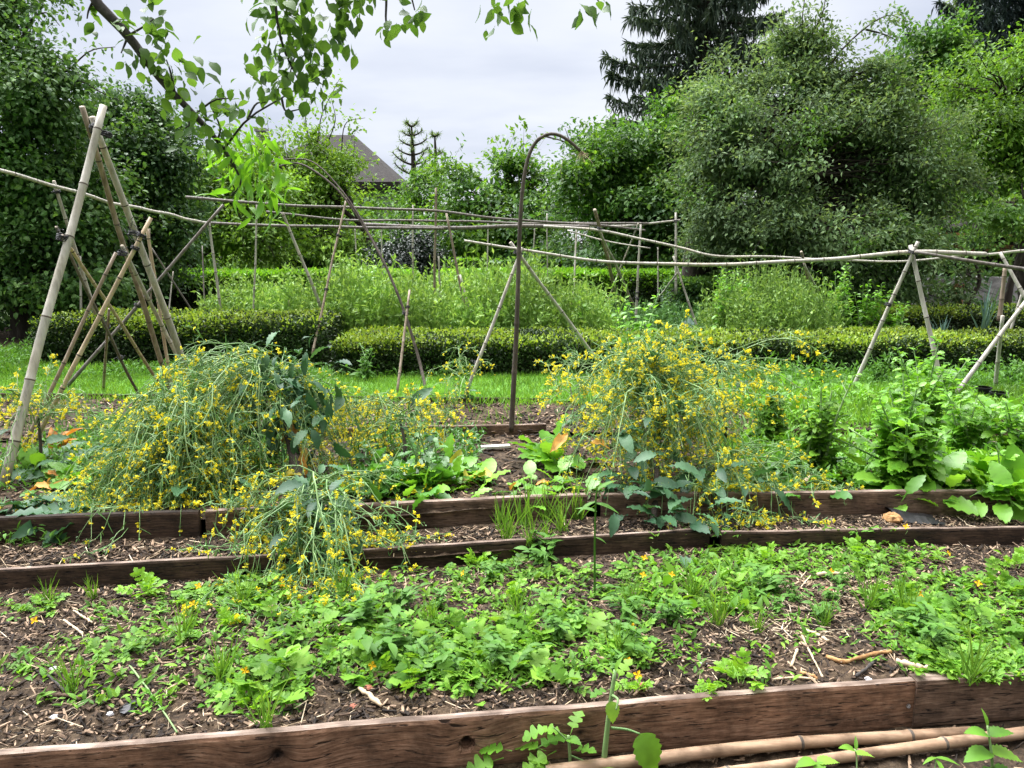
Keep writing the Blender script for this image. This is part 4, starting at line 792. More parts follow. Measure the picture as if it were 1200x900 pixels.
for qx in (-1, 0, 1):
    for qy in (-1, 1): boxg(g, cx_ + qx * .16 - .04, cx_ + qx * .16 + .04, cy_ + qy * .16 - .04, cy_ + qy * .16 + .04, P(0, 163, Yh + 2)[2] + .003, P(0, 153, Yh + 2)[2])
boxg(g, cx_ - .27, cx_ + .27, cy_ - .27, cy_ + .27, P(0, 153, Yh + 2)[2] + .003, P(0, 149, Yh + 2)[2])
g.build('chimney', M['stone'], parent=house, origin=horg)
# two round capped posts above the central tree
for k, (px, lab) in enumerate(((582, 'left of two dark round-capped posts above the central tree'), (592, 'right of two dark round-capped posts above the central tree'))):
    q = P(px, 188, 40); g = Geo(); hh = q[2]; prof = [(.07, .2), (.07, hh - .35), (.1, hh - .25), (.14, hh - .05), (.15, hh + .2), (.13, hh + .32), (.02, hh + .36)]
    tubes(g, np.array([[(q[0], 40, z) for _, z in prof]]), np.array([[r for r, _ in prof]]), 10, cap=True); g.build('capped_post', M['cedar'], origin=(q[0], 40, .2), smooth=True, props=TL(lab, 'post', 'round-capped posts above the trees'))
# grey stone wall far behind, low
def wall(label, x0, x1, y, z, mat='stone', t=.35, group=None):
    g = Geo(); n = 60; xs = np.linspace(x0, x1, n)
    zt = z + .05 * fbm(xs, xs * 0)
    for a, b in ((y, y + t),):
        V = np.concatenate([np.stack([xs, 0 * xs + a, 0 * xs + .1], 1), np.stack([xs, 0 * xs + a, zt], 1), np.stack([xs, 0 * xs + b, zt], 1), np.stack([xs, 0 * xs + b, 0 * xs + .1], 1)])
        i = np.arange(n - 1); Q = np.concatenate([np.stack([i + k * n, i + 1 + k * n, i + 1 + (k + 1) * n, i + (k + 1) * n], 1) for k in range(3)]); g.add(V, Q)
        g.f.append((np.array([[0, n, 2 * n, 3 * n]]), 0)); g.f.append((np.array([[n - 1, 4 * n - 1, 3 * n - 1, 2 * n - 1]]), 0))
    return g.build('stone_wall', M[mat], origin=((x0 + x1) / 2, y, .1), props=TL(label, 'wall', group))
wall('long grey stone wall glimpsed far behind the central trees', -22, 9, 41, 1.75)
wall('low grey wall at the back of the gravel yard on the right', X(1085, 17.5), 16, 17.5, .95)
# right: pale roofed house behind the plum tree, dark open shed with orange beams
Yb = 30; o2 = A(X(1050, Yb), Yb, .2); h2 = empty('house', o2, 'pale tiled house mostly hidden behind the plum tree', 'house')
za, zb = P(0, 160, Yb)[2], P(0, 112, Yb + 3)[2]; xa, xb = X(945, Yb), X(1130, Yb); g = Geo(); boxg(g, xa + .4, xb - .4, Yb + .4, Yb + 6, .1, za - .02); g.build('wall', M['stone'], parent=h2, origin=o2)
g = Geo(); V = [(xa, Yb, za), (xb, Yb, za), (xb, Yb + 6.5, za), (xa, Yb + 6.5, za), (xa + 2.2, Yb + 3.2, zb), (xb - 2.2, Yb + 3.2, zb)]
g.add(V, [(0, 1, 5, 4), (2, 3, 4, 5), (3, 2, 1, 0)]); g.add(V, [(1, 2, 5), (3, 0, 4)]); g.build('roof', M['roof_pale'], parent=h2, origin=o2)
Ys = 19.5; so = A(X(1165, Ys), Ys, .2); shed = empty('shed', so, 'dark open-fronted shed with orange roof beams behind the gravel yard', 'shed'); x0s, x1s = X(1070, Ys), X(1330, Ys)
zt = P(0, 272, Ys)[2]; g = Geo(); boxg(g, x0s, x1s, Ys + 2.6, Ys + 2.75, .15, zt + .35); boxg(g, x0s, x0s + .1, Ys + .1, Ys + 2.597, .15, zt - .06); g.build('back_wall', M['shed'], parent=shed, origin=so)
g = Geo(); V = [(x0s - .2, Ys - .3, zt), (x1s, Ys - .3, zt), (x1s, Ys + 2.9, zt + .42), (x0s - .2, Ys + 2.9, zt + .42)]; V += [(x, y, z + .08) for x, y, z in V]
g.add(V, [(0, 3, 2, 1), (4, 5, 6, 7), (0, 1, 5, 4), (1, 2, 6, 5), (2, 3, 7, 6), (3, 0, 4, 7)]); g.build('roof', M['roof'], parent=shed, origin=so)
for zc, h_, yy in ((P(0, 273, Ys)[2], .07, Ys - .36), (P(0, 287, Ys)[2], .09, Ys + .3), (P(0, 292, Ys)[2], .05, Ys + .1)):
    g = Geo(); boxg(g, x0s - .25, x1s, yy, yy + .05, zc - h_, zc); g.build('beam', M['beam'], parent=shed, origin=so)
for px in (1120, 1180, 1225):
    g = Geo(); x = X(px, Ys); boxg(g, x - .07, x + .07, Ys + .36, Ys + .5, .15, zt - .1); g.build('post', M['shed'], parent=shed, origin=so)
for px, lab in ((1120, 'orange-brown post standing before the low grey yard wall'),):
    b = gy(px, 13); g = Geo(); boxg(g, b[0] - .06, b[0] + .06, 12.94, 13.06, .15, 1.0); g.build('yard_post', M['beam'], origin=b, props=TL(lab, 'post'))
# ------------------------------------------------------------------ pea row and tall plants between the hedges
def thicket(name, x0, x1, y0, y1, h, n, mat, leaf=.06, zb=.2, lab=None):
    g = Geo(); ns = n // 14; x = U(x0, x1, ns); y = U(y0, y1, ns); hh = h * (.62 + .3 * fbm(x * 1.3, y)) * (.3 + 1.05 * rng.random(ns) ** 1.3) * np.clip(np.minimum(x - x0, x1 - x) / .3 + .6, .5, 1)
    t = np.linspace(0, 1, 5)[None, :, None]; lean_ = rng.normal(0, .16, (ns, 2)); top = np.stack([x + lean_[:, 0], y + lean_[:, 1], zb + hh], 1); bot = np.stack([x, y, np.full(ns, zb)], 1)
    Pq = bot[:, None] * (1 - t) + top[:, None] * t + rng.normal(0, .025, (ns, 5, 3)) * t
    tubes(g, Pq, np.full((ns, 5), .0035), 3, 0)
    s = rng.random((ns, 14)) ** .7 * 3.999; i = s.astype(int); f = (s - i)[..., None]; k = np.arange(ns)[:, None]; pos = (Pq[k, i] * (1 - f) + Pq[k, i + 1] * f).reshape(-1, 3); N = len(pos)
    d = rng.normal(0, .7, (N, 3)) + A(0, 0, .75); g.scatter(DIAMOND, pos, frames(d, None, .7), np.stack([leaf * .75 * U(.6, 1.2, N), leaf * U(.7, 1.5, N), np.full(N, leaf)], 1), 0)
    return g.build(name, M[mat], props=dict(kind='stuff'))
thicket('pea_thicket', X(385, 11), X(640, 11), 10.2, 12.6, 1.4, 50000, 'pea', .085)
thicket('pea_thicket', X(625, 10.8), X(712, 10.8), 10.2, 11.8, 1.05, 15000, 'pea', .075)
thicket('pea_thicket', X(240, 11.2), X(400, 11.2), 10.8, 12.4, 1.1, 21000, 'pea', .075)
thicket('herb_thicket', X(842, 10.6), X(968, 10.6), 10.1, 11.6, 1.15, 26000, 'pea', .06)
thicket('pea_thicket', X(700, 12), X(850, 12), 11.4, 13, .6, 9000, 'kale_pod', .07)
# ------------------------------------------------------------------ leaf shapes for the beds
CHARD = strip_leaf([0, .3, .35, .42, .5, .58, .66, .74, .82, .89, .95, .985, 1], [.016, .016, .06, .15, .185, .215, .215, .21, .175, .135, .075, .03, .003], .2, .42, .03)
KALE = strip_leaf([0, .2, .25, .32, .4, .48, .56, .64, .72, .8, .88, .94, .98, 1], [.02, .02, .06, .12, .18, .2, .225, .215, .21, .17, .13, .075, .03, .004], .32, .6, .035)
PADDLE = strip_leaf([0, .2, .35, .55, .75, .92, 1], [.03, .06, .13, .17, .15, .07, .01], .22, .25, .02)
SPEAR = strip_leaf([0, .25, .5, .75, 1], [.05, .13, .14, .09, .005], .3, .35)
POD = strip_leaf([0, .4, .8, 1], [.03, .05, .04, .01], .4, .1)
def arcs(c, d, L, g, M=12):
    """N drooping stems: start (N,3), unit dir (N,3), length (N,), droop (N,)"""
    t = np.linspace(0, 1, M)[None, :, None]
    return c[:, None] + d[:, None] * (L[:, None, None] * t) + A(0, 0, -1) * (g[:, None, None] * L[:, None, None] * t ** 2.2)
def azel(az, el): return np.stack([np.cos(az) * np.cos(el), np.sin(az) * np.cos(el), np.sin(el)], -1)
DEG = pi / 180
def gzv(x, y):
    a, b, c, d, e, f = zones(x); z = np.select([y < a - .05, y < b, y < c, y < d, y < e, y < f], [0 * y, .15 - .05 * (y - a) / (b - a), .165 + 0 * y, .25 - .07 * (y - c) / (d - c), .17 + 0 * y, .2 - .03 * (y - e) / (f - e)], .19)
    z = np.where((y > c - .01) & (y < c + .055), .31, z); return np.where((y > b - .01) & (y < b + .04), .21, z)
def pick(Pq, i, s):
    M_ = Pq.shape[1]; q = np.clip(s * (M_ - 1), 0, M_ - 1.001); k = q.astype(int); f = (q - k)[:, None]
    p = Pq[i, k] * (1 - f) + Pq[i, k + 1] * f; return p, unit(Pq[i, k + 1] - Pq[i, k])
def kale(label, base, crown, stems, leaves, nbr=9, nfl=7, fl=.0155, floor=.16, rad=.0046, brL=(.08, .26), trunk=.03, leafmat='kale', group='flowering kales', pods=7, old=0, lc=(0, 0, 0)):
    base = np.asarray(base, float); root = empty('flowering_kale', base, label, 'kale', group)
    gs = Geo(); gp = Geo(); gl = Geo(); gf = Geo(); crown = np.asarray(crown, float)
    ST = []
    for (n, az0, az1, e0, e1, l0, l1, d0, d1) in stems:
        az = U(az0, az1, n) * DEG; el = U(e0, e1, n) * DEG
        ST.append(arcs(crown + rng.normal(0, .05, (n, 3)), azel(az, el), U(l0, l1, n), U(d0, d1, n)))
    ST = np.concatenate(ST); n = len(ST); tt = np.linspace(0, 1, ST.shape[1])[None, :, None]; ph = U(0, 6.28, (n, 1, 3)); fr = U(3, 8, (n, 1, 3)); am = U(.2, 1.5, (n, 1, 1)) * np.linalg.norm(ST[:, -1] - ST[:, 0], axis=1)[:, None, None]
    ST = ST + am * tt * (.055 * np.sin(fr * tt + ph) + .02 * np.sin(fr * 2.7 * tt + ph * 2)) + rng.normal(0, .003, ST.shape)
    def fl_clip(a, lo):                                             # stems that reach the soil or a timber lie on it
        lo = gzv(a[..., 0], a[..., 1]) + .012; a[..., 2] = np.where(a[..., 2] < lo, lo + U(0, .03, a.shape[:-1]), a[..., 2]); return a
    fl_clip(ST, floor); tubes(gs, ST, np.linspace(rad, rad * .45, ST.shape[1])[None] * U(.6, 1.25, (n, 1)), 5)
    i = np.repeat(np.arange(n), nbr); s = .22 + .78 * rng.random(len(i)) ** .8; p, tg = pick(ST, i, s)
    d = unit(tg * .7 + rng.normal(0, .65, p.shape)); BR = arcs(p, d, U(*brL, len(i)), U(.25, .9, len(i)), 7); fl_clip(BR, floor)
    tubes(gs, BR, np.linspace(.0024, .0012, 7)[None], 4)
    m = len(BR); j = np.repeat(np.arange(m), pods); p, tg = pick(BR, j, .1 + .75 * rng.random(len(j)))
    d = tg * .5 + rng.normal(0, .6, p.shape); gs.scatter(POD, p, frames(d, None, .5), np.stack([np.full(len(p), .05), U(.03, .075, len(p)), np.full(len(p), .05)], 1), 2)
    j = np.repeat(np.arange(m), (nfl * U(.2, 1.8, m)).astype(int)); p, tg = pick(BR, j, 1 - .42 * rng.random(len(j)) ** 1.3)
    p = p + rng.normal(0, .008, p.shape); out = tg * .4 + rng.normal(0, .55, p.shape) + A(0, 0, -.35)
    # flower axis is its +Z: build frames with the normal along the flower axis
    q = unit(out); x = unit(np.cross(q, rng.normal(0, 1, q.shape))); y = np.cross(q, x); R = np.stack([x, y, q], 2); sz = fl * U(.7, 1.25, len(p))
    gf.scatter(FLOWER, p, R, np.stack([sz * .8, sz * .8, sz * 2.6], 1), 0)
    # buds at the tips
    j = np.repeat(np.arange(m), 4); p, tg = pick(BR, j, 1 - .06 * rng.random(len(j))); gf.scatter(DIAMOND, p + rng.normal(0, .006, p.shape), frames(tg + rng.normal(0, .5, p.shape)), np.full(len(p), .012), 1)
    for (n, az0, az1, e0, e1, l0, l1, z0, z1, rr) in leaves:
        az = U(az0, az1, n) * DEG; el = U(e0, e1, n) * DEG; t = U(z0, z1, n)[:, None]; c = base * (1 - t) + crown * t + rng.normal(0, rr, (n, 3)) + A(*lc); dd = azel(az, el); L_ = U(l0, l1, n)
        c[:, 2] = np.maximum(c[:, 2], gzv(c[:, 0], c[:, 1]) + .03); gl.scatter(KALE, c, frames(dd, None, .35), np.stack([L_ * U(.8, 1.2, n), L_, L_], 1), 0)
    if old:
        az = U(180, 360, old) * DEG; t = U(.2, .7, old)[:, None]; c = base * (1 - t) + crown * t; gl.scatter(PADDLE, c + A(*lc), frames(azel(az, U(-80, -40, old) * DEG), None, .3), U(.12, .2, old), 1)
    if trunk:
        tp = smooth_path([base - A(0, 0, .03), base * .6 + crown * .4 + A(.03, 0, 0), crown], 10); tubes(gs, tp[None], np.linspace(trunk, trunk * .5, 10)[None], 8, 1)
    gs.build('stem', [M['kale_stem'], M['bark'], M['kale_pod']], parent=root, origin=base, smooth=True)
    gl.build('leaves', [M[leafmat], M['dead']], parent=root, origin=base, smooth=True); gf.build('blossom', [M['petal'], M['kale_pod']], parent=root, origin=base)
    return root
bA = on(352, 585)
kale('large left flowering kale drooping over the timbers with a dark leafy head', bA, P(318, 447, 4.75),
     [(22, 205, 258, 15, 52, .9, 1.5, 1.0, 1.5), (34, 160, 248, 5, 55, .6, 1.3, .8, 1.5), (20, 235, 345, 0, 55, .35, .9, .8, 1.5), (14, 110, 180, 5, 45, .5, .95, .5, .9), (16, -40, 80, 0, 55, .3, .6, .6, 1.1)],
     [(150, 0, 360, -60, 50, .06, .14, .8, 1.1, .12), (90, 150, 350, -70, 20, .06, .15, .6, 1.0, .14)], nbr=10, nfl=3.6, floor=.155, trunk=.045, old=9, lc=(.1, -.07, .0))
kale('second mass of yellow kale stems sprawling left of the large left kale', on(215, 585), P(222, 490, 4.4),
     [(28, 235, 308, 25, 58, .5, .85, .85, 1.2), (20, 190, 310, 10, 60, .4, .7, .8, 1.4), (14, 60, 180, 10, 60, .3, .6, .6, 1.1), (10, 280, 360, 0, 50, .3, .5, .7, 1.1)], [(24, 180, 360, -20, 50, .08, .18, .1, .8, .14)], nbr=11, nfl=4, floor=.16, trunk=.02)
bB = on(365, 655)
kale('low flowering kale with dark glossy leaves falling over the second timber', bB, P(372, 585, 3.75),
     [(17, 180, 280, 5, 60, .35, .62, .8, 1.4), (24, 235, 330, 0, 60, .5, .95, .8, 1.5), (9, -30, 60, 5, 40, .4, .75, .5, 1.0)],
     [(70, 150, 390, -50, 45, .07, .16, .2, 1.08, .09), (16, 0, 360, 0, 60, .08, .14, .6, 1.1, .06)], nbr=7, nfl=5, fl=.015, floor=.115, rad=.0046, trunk=.03, leafmat='kale')
bC = on(765, 600)
kale('large yellow flowering kale right of the crooked pole', bC, P(762, 462, 4.65),
     [(24, 170, 275, -10, 70, .35, .85, .3, 1.1), (28, 265, 365, -20, 70, .35, .9, .3, 1.2), (12, 20, 170, 0, 65, .35, .7, .3, .9), (16, 0, 360, 50, 85, .25, .5, .0, .4), (14, 190, 350, -50, 10, .25, .5, .2, .8)],
     [(22, 0, 360, 0, 60, .08, .18, .75, 1.1, .1), (70, 180, 360, -10, 60, .08, .17, .02, .5, .15)], nbr=10, nfl=4.6, fl=.016, floor=.15, trunk=.02, old=2)
kale('yellow kale stems lying across the timbers right of the large right kale', on(858, 605), P(845, 545, 4.35),
     [(15, 235, 340, 0, 55, .35, .7, .7, 1.4), (6, -20, 40, 0, 40, .4, .7, .5, .9), (6, 170, 250, 10, 50, .25, .45, .7, 1.1)], [(20, 180, 360, -20, 50, .08, .15, .05, .8, .1)], nbr=9, nfl=4.5, fl=.0155, floor=.13, trunk=.012)
kale('thin kale stems arching over the lawn right of the large right kale', on(850, 520), P(835, 430, 5.2),
     [(9, -25, 60, 5, 50, .5, .85, .5, .9), (7, 120, 250, 10, 60, .3, .6, .4, .9), (6, 250, 340, 0, 50, .3, .6, .5, 1)], [(6, 0, 360, 10, 60, .1, .2, .3, 1, .06)], nbr=7, nfl=6, floor=.2, trunk=.015)
kale('small flowering kale behind the spinach clump at centre', on(470, 545), P(468, 490, 5.1),
     [(16, 0, 360, 5, 65, .3, .6, .5, 1.0), (8, 160, 220, 0, 40, .4, .6, .5, .9)], [(10, 0, 360, 10, 60, .1, .2, .1, .8, .1)], nbr=8, nfl=7, floor=.2, trunk=.015)
kale('loose flowering kale at the foot of the bamboo tripod', on(40, 560), P(45, 490, 4.7),
     [(9, 0, 360, 15, 70, .25, .5, .4, .9), (4, 40, 140, 40, 80, .3, .5, .2, .5)], [(10, 0, 360, 0, 60, .1, .2, .1, .7, .1)], nbr=6, nfl=7, floor=.2, trunk=.015)
kale('slender kale with nodding yellow tips in front of the splayed frame', on(672, 545), P(668, 452, 5.6),
     [(9, 0, 360, 20, 80, .15, .35, .3, .8)], [(8, 0, 360, 0, 60, .08, .16, .3, 1, .06)], nbr=4, nfl=6, floor=.2, trunk=.008)
kale('thin dry kale stems arching before the long hedge at centre', on(545, 470), P(545, 440, 7.0),
     [(9, 0, 360, 15, 70, .3, .6, .5, 1.0)], [(4, 0, 360, 10, 60, .08, .14, .1, 1, .06)], nbr=6, nfl=5, floor=.2, trunk=.008)
# tall yellow-tipped stems over the bed
# ------------------------------------------------------------------ leafy crops
def crop(name, label, base, basal, stems, mat, cat, group=None, T=CHARD, lw=1.0, leafstem=14, stem_r=.008, mat2=None, top_small=.35):
    base = np.asarray(base, float); root = empty(name, base, label, cat, group); gl = Geo(); gs = Geo(); ns = 0
    for (n, l0, l1, e0, e1, rr) in basal:
        az = U(0, 2 * pi, n); el = U(e0, e1, n) * DEG; c = base + np.stack([rng.normal(0, rr, n), rng.normal(0, rr, n), U(0, .03, n)], 1); L_ = U(l0, l1, n)
        gl.scatter(T, c, frames(azel(az, el), None, .3), np.stack([L_ * lw * U(.8, 1.2, n), L_, L_], 1), 0)
    for (n, h0, h1, spread, leaf) in stems:
        for _ in range(n):
            h = U(h0, h1); ln = rng.normal(0, spread, 2); b0 = base + A(rng.normal(0, .04), rng.normal(0, .04), -.02)
            p = smooth_path([b0, b0 + A(ln[0] * .3, ln[1] * .3, h * .5), b0 + A(ln[0], ln[1], h)], 10); tubes(gs, p[None], np.linspace(stem_r, stem_r * .4, 10)[None], 6); ns += 1
            k = int(leafstem * h / .5); t = U(.12, 1, k); q = t * 8.99; i = q.astype(int); c = p[i] * (1 - (q - i)[:, None]) + p[i + 1] * (q - i)[:, None]
            L_ = leaf * (1 - (1 - top_small) * t) * U(.7, 1.2, k); az = U(0, 2 * pi, k); gl.scatter(T, c, frames(azel(az, U(-10, 60, k) * DEG), None, .3), np.stack([L_ * lw, L_, L_], 1), 1 if mat2 else 0)
    if ns: gs.build('stem', M['kale_stem'], parent=root, origin=base, smooth=True)
    gl.build('leaves', [M[mat]] + ([M[mat2]] if mat2 else []), parent=root, origin=base, smooth=True); return root
crop('chard_plant', 'tall bolted chard plant flopping over the right third-row timber', on(1062, 572), [(60, .14, .28, -8, 70, .12)], [(12, .4, .68, .11, .19), (7, .2, .4, .2, .17)], 'chard', 'chard', leafstem=46, stem_r=.011, lw=1.1)
crop('chard_plant', 'tall leafy chard behind the bolted one with its tip against the hedge', on(1080, 520), [(18, .14, .26, 20, 70, .09)], [(8, .5, .85, .11, .18)], 'chard', 'chard', leafstem=40, stem_r=.01)
crop('chard_plant', 'dark-tipped upright chard left of the bolted one', on(955, 560), [(30, .12, .22, 10, 60, .12)], [(7, .45, .72, .07, .14)], 'chard', 'chard', leafstem=54, stem_r=.012, mat2='weed')
crop('chard_plant', 'upright pale chard right of the bolted chard by the dark timber pair', on(1128, 535), [(20, .12, .22, 10, 70, .1)], [(7, .3, .5, .09, .16)], 'chard', 'chard', leafstem=46, stem_r=.009)
crop('chard_plant', 'pale feathery bolted chard behind the right end of the large right kale', on(905, 525), [(16, .12, .2, 10, 70, .1)], [(8, .35, .6, .1, .13)], 'weed', 'chard', leafstem=50, stem_r=.008)
crop('chard_plant', 'tall pale bolting chard at the right edge behind the fresh spinach', on(1192, 545), [(20, .12, .22, 10, 70, .1)], [(7, .3, .55, .09, .16)], 'chard', 'chard', leafstem=46, stem_r=.009)
crop('spinach_plant', 'fresh spinach clump spilling over the timber at the right edge', on(1180, 580), [(95, .12, .26, -5, 75, .14)], [(4, .2, .32, .1, .14)], 'chard', 'spinach', lw=1.1)
crop('spinach_plant', 'leafy spinach clump beyond the timber at centre, left of the crooked pole', on(500, 572), [(120, .12, .24, -8, 75, .16)], [(6, .25, .4, .1, .15)], 'chard', 'spinach', lw=1.1, mat2='chard_dark')
crop('spinach_plant', 'broad-leaved spinach clump in front of the central pole foot', on(462, 575), [(70, .1, .22, -5, 70, .15)], [(3, .2, .3, .1, .14)], 'chard_dark', 'spinach', lw=1.1)
crop('spinach_plant', 'spinach with upright pale leaves left of the large right kale', on(648, 545), [(16, .2, .34, 25, 80, .07)], [], 'chard', 'spinach', lw=1.3)
crop('spinach_plant', 'low spinach rosette left of the large right kale leaves', on(640, 575), [(36, .09, .2, 0, 60, .12)], [], 'chard', 'spinach')
crop('spinach_plant', 'dense spinach clump between the large right kale and the dark-tipped chard', on(905, 565), [(60, .09, .19, 0, 70, .17)], [(5, .15, .3, .1, .13)], 'chard_dark', 'spinach')
crop('spinach_plant', 'low spinach clump right of the bolted chard', on(1120, 570), [(44, .08, .18, 0, 65, .14)], [], 'chard_dark', 'spinach')
crop('spinach_plant', 'leafy spinach growing inside the bamboo tripod legs', on(110, 560), [(54, .1, .22, 0, 70, .18)], [], 'chard', 'spinach')
crop('spinach_plant', 'spinach clump half hidden under the left sprawling kale stems', on(175, 560), [(50, .09, .2, 0, 70, .17)], [], 'chard_dark', 'spinach')
crop('broadleaf_plant', 'broad blue-green leaf plant drooping over the left third-row timber', on(62, 600), [(26, .14, .28, -25, 45, .12)], [], 'kale', 'kale', T=KALE, lw=1.0)
crop('broadleaf_plant', 'broad-leaved kale rosette beside the tan tripod cane', on(70, 548), [(12, .18, .3, -5, 50, .1)], [], 'kale', 'kale', T=KALE)
def dead_leaves(label, base, n, l0, l1, el, mat='dead', rr=.07):
    g = Geo(); az = U(0, 2 * pi, n); c = np.asarray(base) + np.stack([rng.normal(0, rr, n), rng.normal(0, rr, n), U(.0, .06, n)], 1); L_ = U(l0, l1, n)
    g.scatter(strip_leaf([0, .25, .45, .65, .85, 1], [.02, .14, .24, .26, .15, .02], .55, .5, .06), c, frames(azel(az, U(*el, n) * DEG), None, .5), np.stack([L_ * .8, L_, L_], 1))
    e = empty('withered_plant', base, label, 'withered plant'); g.build('leaves', M[mat], parent=e, origin=base, smooth=True); return e
dead_leaves('orange withered leaves standing by the tan tripod cane', on(68, 535), 7, .12, .24, (35, 85))
dead_leaves('orange withered leaf heap low inside the tripod', on(50, 575), 8, .08, .16, (-10, 40))
dead_leaves('pale withered leaves under the left drooping kale', on(215, 560), 4, .07, .12, (0, 50))
dead_leaves('yellowing leaves right of the central spinach clump', on(535, 565), 5, .14, .24, (0, 50), 'yellowing')
dead_leaves('orange-brown withered leaf on the path end of the middle timber', on(610, 575), 2, .06, .09, (0, 50))
dead_leaves('big yellowing leaves under the head of the large left kale', on(345, 570), 5, .14, .22, (20, 60), 'yellowing')
dead_leaves('orange leaf inside the large right kale', P(705, 520, 4.3), 2, .12, .16, (-20, 20))
# ------------------------------------------------------------------ grass
def blades(name, x0, x1, f0, f1, n, h0, h1, mat='grass', w=1.0, sp=.35, props=STUFF, mask=None):
    x = U(x0, x1, n); v = rng.random(n); y = f0(x) * (1 - v) + f1(x) * v
    if mask is not None:
        k = rng.random(n) < mask(x, y); x, y = x[k], y[k]; n = len(x)
    z = np.array([gz(a, b) for a, b in zip(x, y)]) - .005; d = rng.normal(0, sp, (n, 3)); d[:, 2] = 1; h = U(h0, h1, n)
    g = Geo(); g.scatter(BLADE, np.stack([x, y, z], 1), frames(d, np.stack([np.cos(a := U(0, 2 * pi, n)), np.sin(a), .2 + 0 * a], 1)), np.stack([h * w * 3.4, h, h], 1)); return g.build(name, M[mat], props=props)
blades('grass', -6.2, 6.4, off(T6, .03), const(8.75), 42000, .03, .07, w=.55)
blades('grass', -7.2, -3.6, const(8.6), const(10.6), 8000, .05, .14, w=.5)
rightm = lambda x, y: np.clip((x - 1.4) / .8, 0, 1) * np.clip(.35 + .9 * fbm(x * 2.2, y * 2.5) + (y - 6.0) * .5, 0, 1)
blades('grass', 1.2, 5.6, off(T5, .15), off(T6, .4), 15000, .05, .16, w=.45, mask=rightm)
blades('grass', -4.8, 4.8, off(T6, -.18), off(T6, .05), 2600, .05, .11, w=.5)
blades('grass', -5, 0.2, off(T5, .1), off(T6, -.05), 1100, .04, .10, w=.5)
blades('grass', 1.4, 4.8, off(T4, .0), off(T5, .1), 1500, .05, .12, w=.5)
# nettles and rough growth at the foot of the hedges
def rough(name, x0, x1, y0, y1, n, h, mat, leaf, zb=.19):
    g = Geo(); x = U(x0, x1, n); y = U(y0, y1, n); z = zb + h * rng.random(n) ** 1.6 * (.6 + .8 * fbm(x * 3, y * 3)).clip(.1, 1.4)
    g.scatter(SPEAR, np.stack([x, y, z], 1), frames(rng.normal(0, .7, (n, 3)) + A(0, 0, .45), None, .5), np.stack([leaf * U(.6, 1.2, n) * 1.1, leaf * U(.7, 1.3, n), np.full(n, leaf)], 1)); return g.build(name, M[mat], props=STUFF)
rough('ground_cover', X(30, 8.8), X(560, 8.4), 8.35, 8.9, 4200, .16, 'nettle', .05)
rough('ground_cover', X(-40, 9.5), X(60, 9.5), 8.6, 11, 4000, .3, 'nettle', .06)
rough('ground_cover', X(860, 8.2), X(1220, 8.2), 7.6, 8.5, 4200, .26, 'nettle', .06)
rough('ground_cover', X(880, 6.6), X(1210, 6.6), 5.9, 7.5, 5200, .16, 'chard', .05)
rough('ground_cover', X(870, 4.8), X(1210, 4.8), 4.25, 5.3, 5200, .2, 'chard', .055, .21)
rough('ground_cover', X(-30, 4.9), X(330, 4.9), 4.3, 6.2, 6000, .15, 'nettle', .055, .2)
rough('ground_cover', X(400, 5), X(560, 5), 4.6, 5.9, 1600, .12, 'chard_dark', .05, .2)
rough('ground_cover', X(-20, 3.7), X(70, 3.7), 3.55, 3.9, 700, .14, 'nettle', .045, .14)
# ------------------------------------------------------------------ weeds of the nearest bed
def weed_geo(T, mat, n, l0, l1, e0, e1, rr=.02, lw=1.0, stems=0, h=.1):
    g = Geo(); az = U(0, 2 * pi, n); el = U(e0, e1, n) * DEG; c = np.stack([rng.normal(0, rr, n), rng.normal(0, rr, n), U(0, .015, n)], 1); L_ = U(l0, l1, n)
    for k in range(n):
        g.scatter(T[rng.integers(len(T))], c[k:k + 1], frames(azel(az[k:k + 1], el[k:k + 1]), None, .25), np.array([[L_[k] * lw, L_[k], L_[k]]]))
    return g
def oval_sprig(n, h, leaf):
    """branching stems with opposite ovate leaves"""
    g = Geo()
    for _ in range(n):
        d = unit(A(rng.normal(0, .45), rng.normal(0, .45), 1)); t = np.linspace(0, 1, 6); p = np.outer(t, d * h * U(.6, 1.2)) + np.outer(t ** 2, A(rng.normal(0, .02), rng.normal(0, .02), -.01)); tubes(g, p[None], np.linspace(.002, .001, 6)[None], 4)
        for i in range(1, 6):
            a = U(0, pi); 
            for s in (0, pi): 
                L_ = leaf * U(.7, 1.2); g.scatter(SPEAR, p[i][None], frames(azel(np.array([a + s]), np.array([U(.0, .5)])), None, .2), np.array([[L_ * 1.5, L_, L_]]))
    return g
PROTO = {}
def protos(kind):
    if kind in PROTO: return PROTO[kind]
    L_ = []
    for k in range(4):
        if kind == 'lobed': g, m = weed_geo(LOBED + LOBEDW[:2], 0, 15, .045, .098, 5, 65, .05, 1.05), M['weed']
        elif kind == 'lobed_flat': g, m = weed_geo(LOBED, 0, 15, .05, .1, 0, 40, .045, 1.1), M['weed']
        elif kind == 'pale': g, m = weed_geo(LOBED, 0, 16, .05, .10, 15, 80, .02, 1.1), M['weed_pale']
        elif kind == 'oval': g, m = oval_sprig(6, .14, .055), M['nettle']
        elif kind == 'broad': g, m = weed_geo([SPEAR, PADDLE, BLADE], 0, 14, .05, .1, 10, 70, .045, 1.2), M['weed']
        elif kind == 'tuft':
            g = Geo(); n = 22; d = rng.normal(0, .3, (n, 3)); d[:, 2] = 1; c = np.stack([rng.normal(0, .012, n), rng.normal(0, .012, n), 0 * d[:, 0]], 1); h = U(.08, .2, n)
            g.scatter(BLADE, c, frames(d, np.stack([np.cos(a := U(0, 6.3, n)), np.sin(a), .2 + 0 * a], 1)), np.stack([np.full(n, .085), h, h], 1)); m = M['grass']
        L_.append([g, m, None])
    PROTO[kind] = L_; return L_
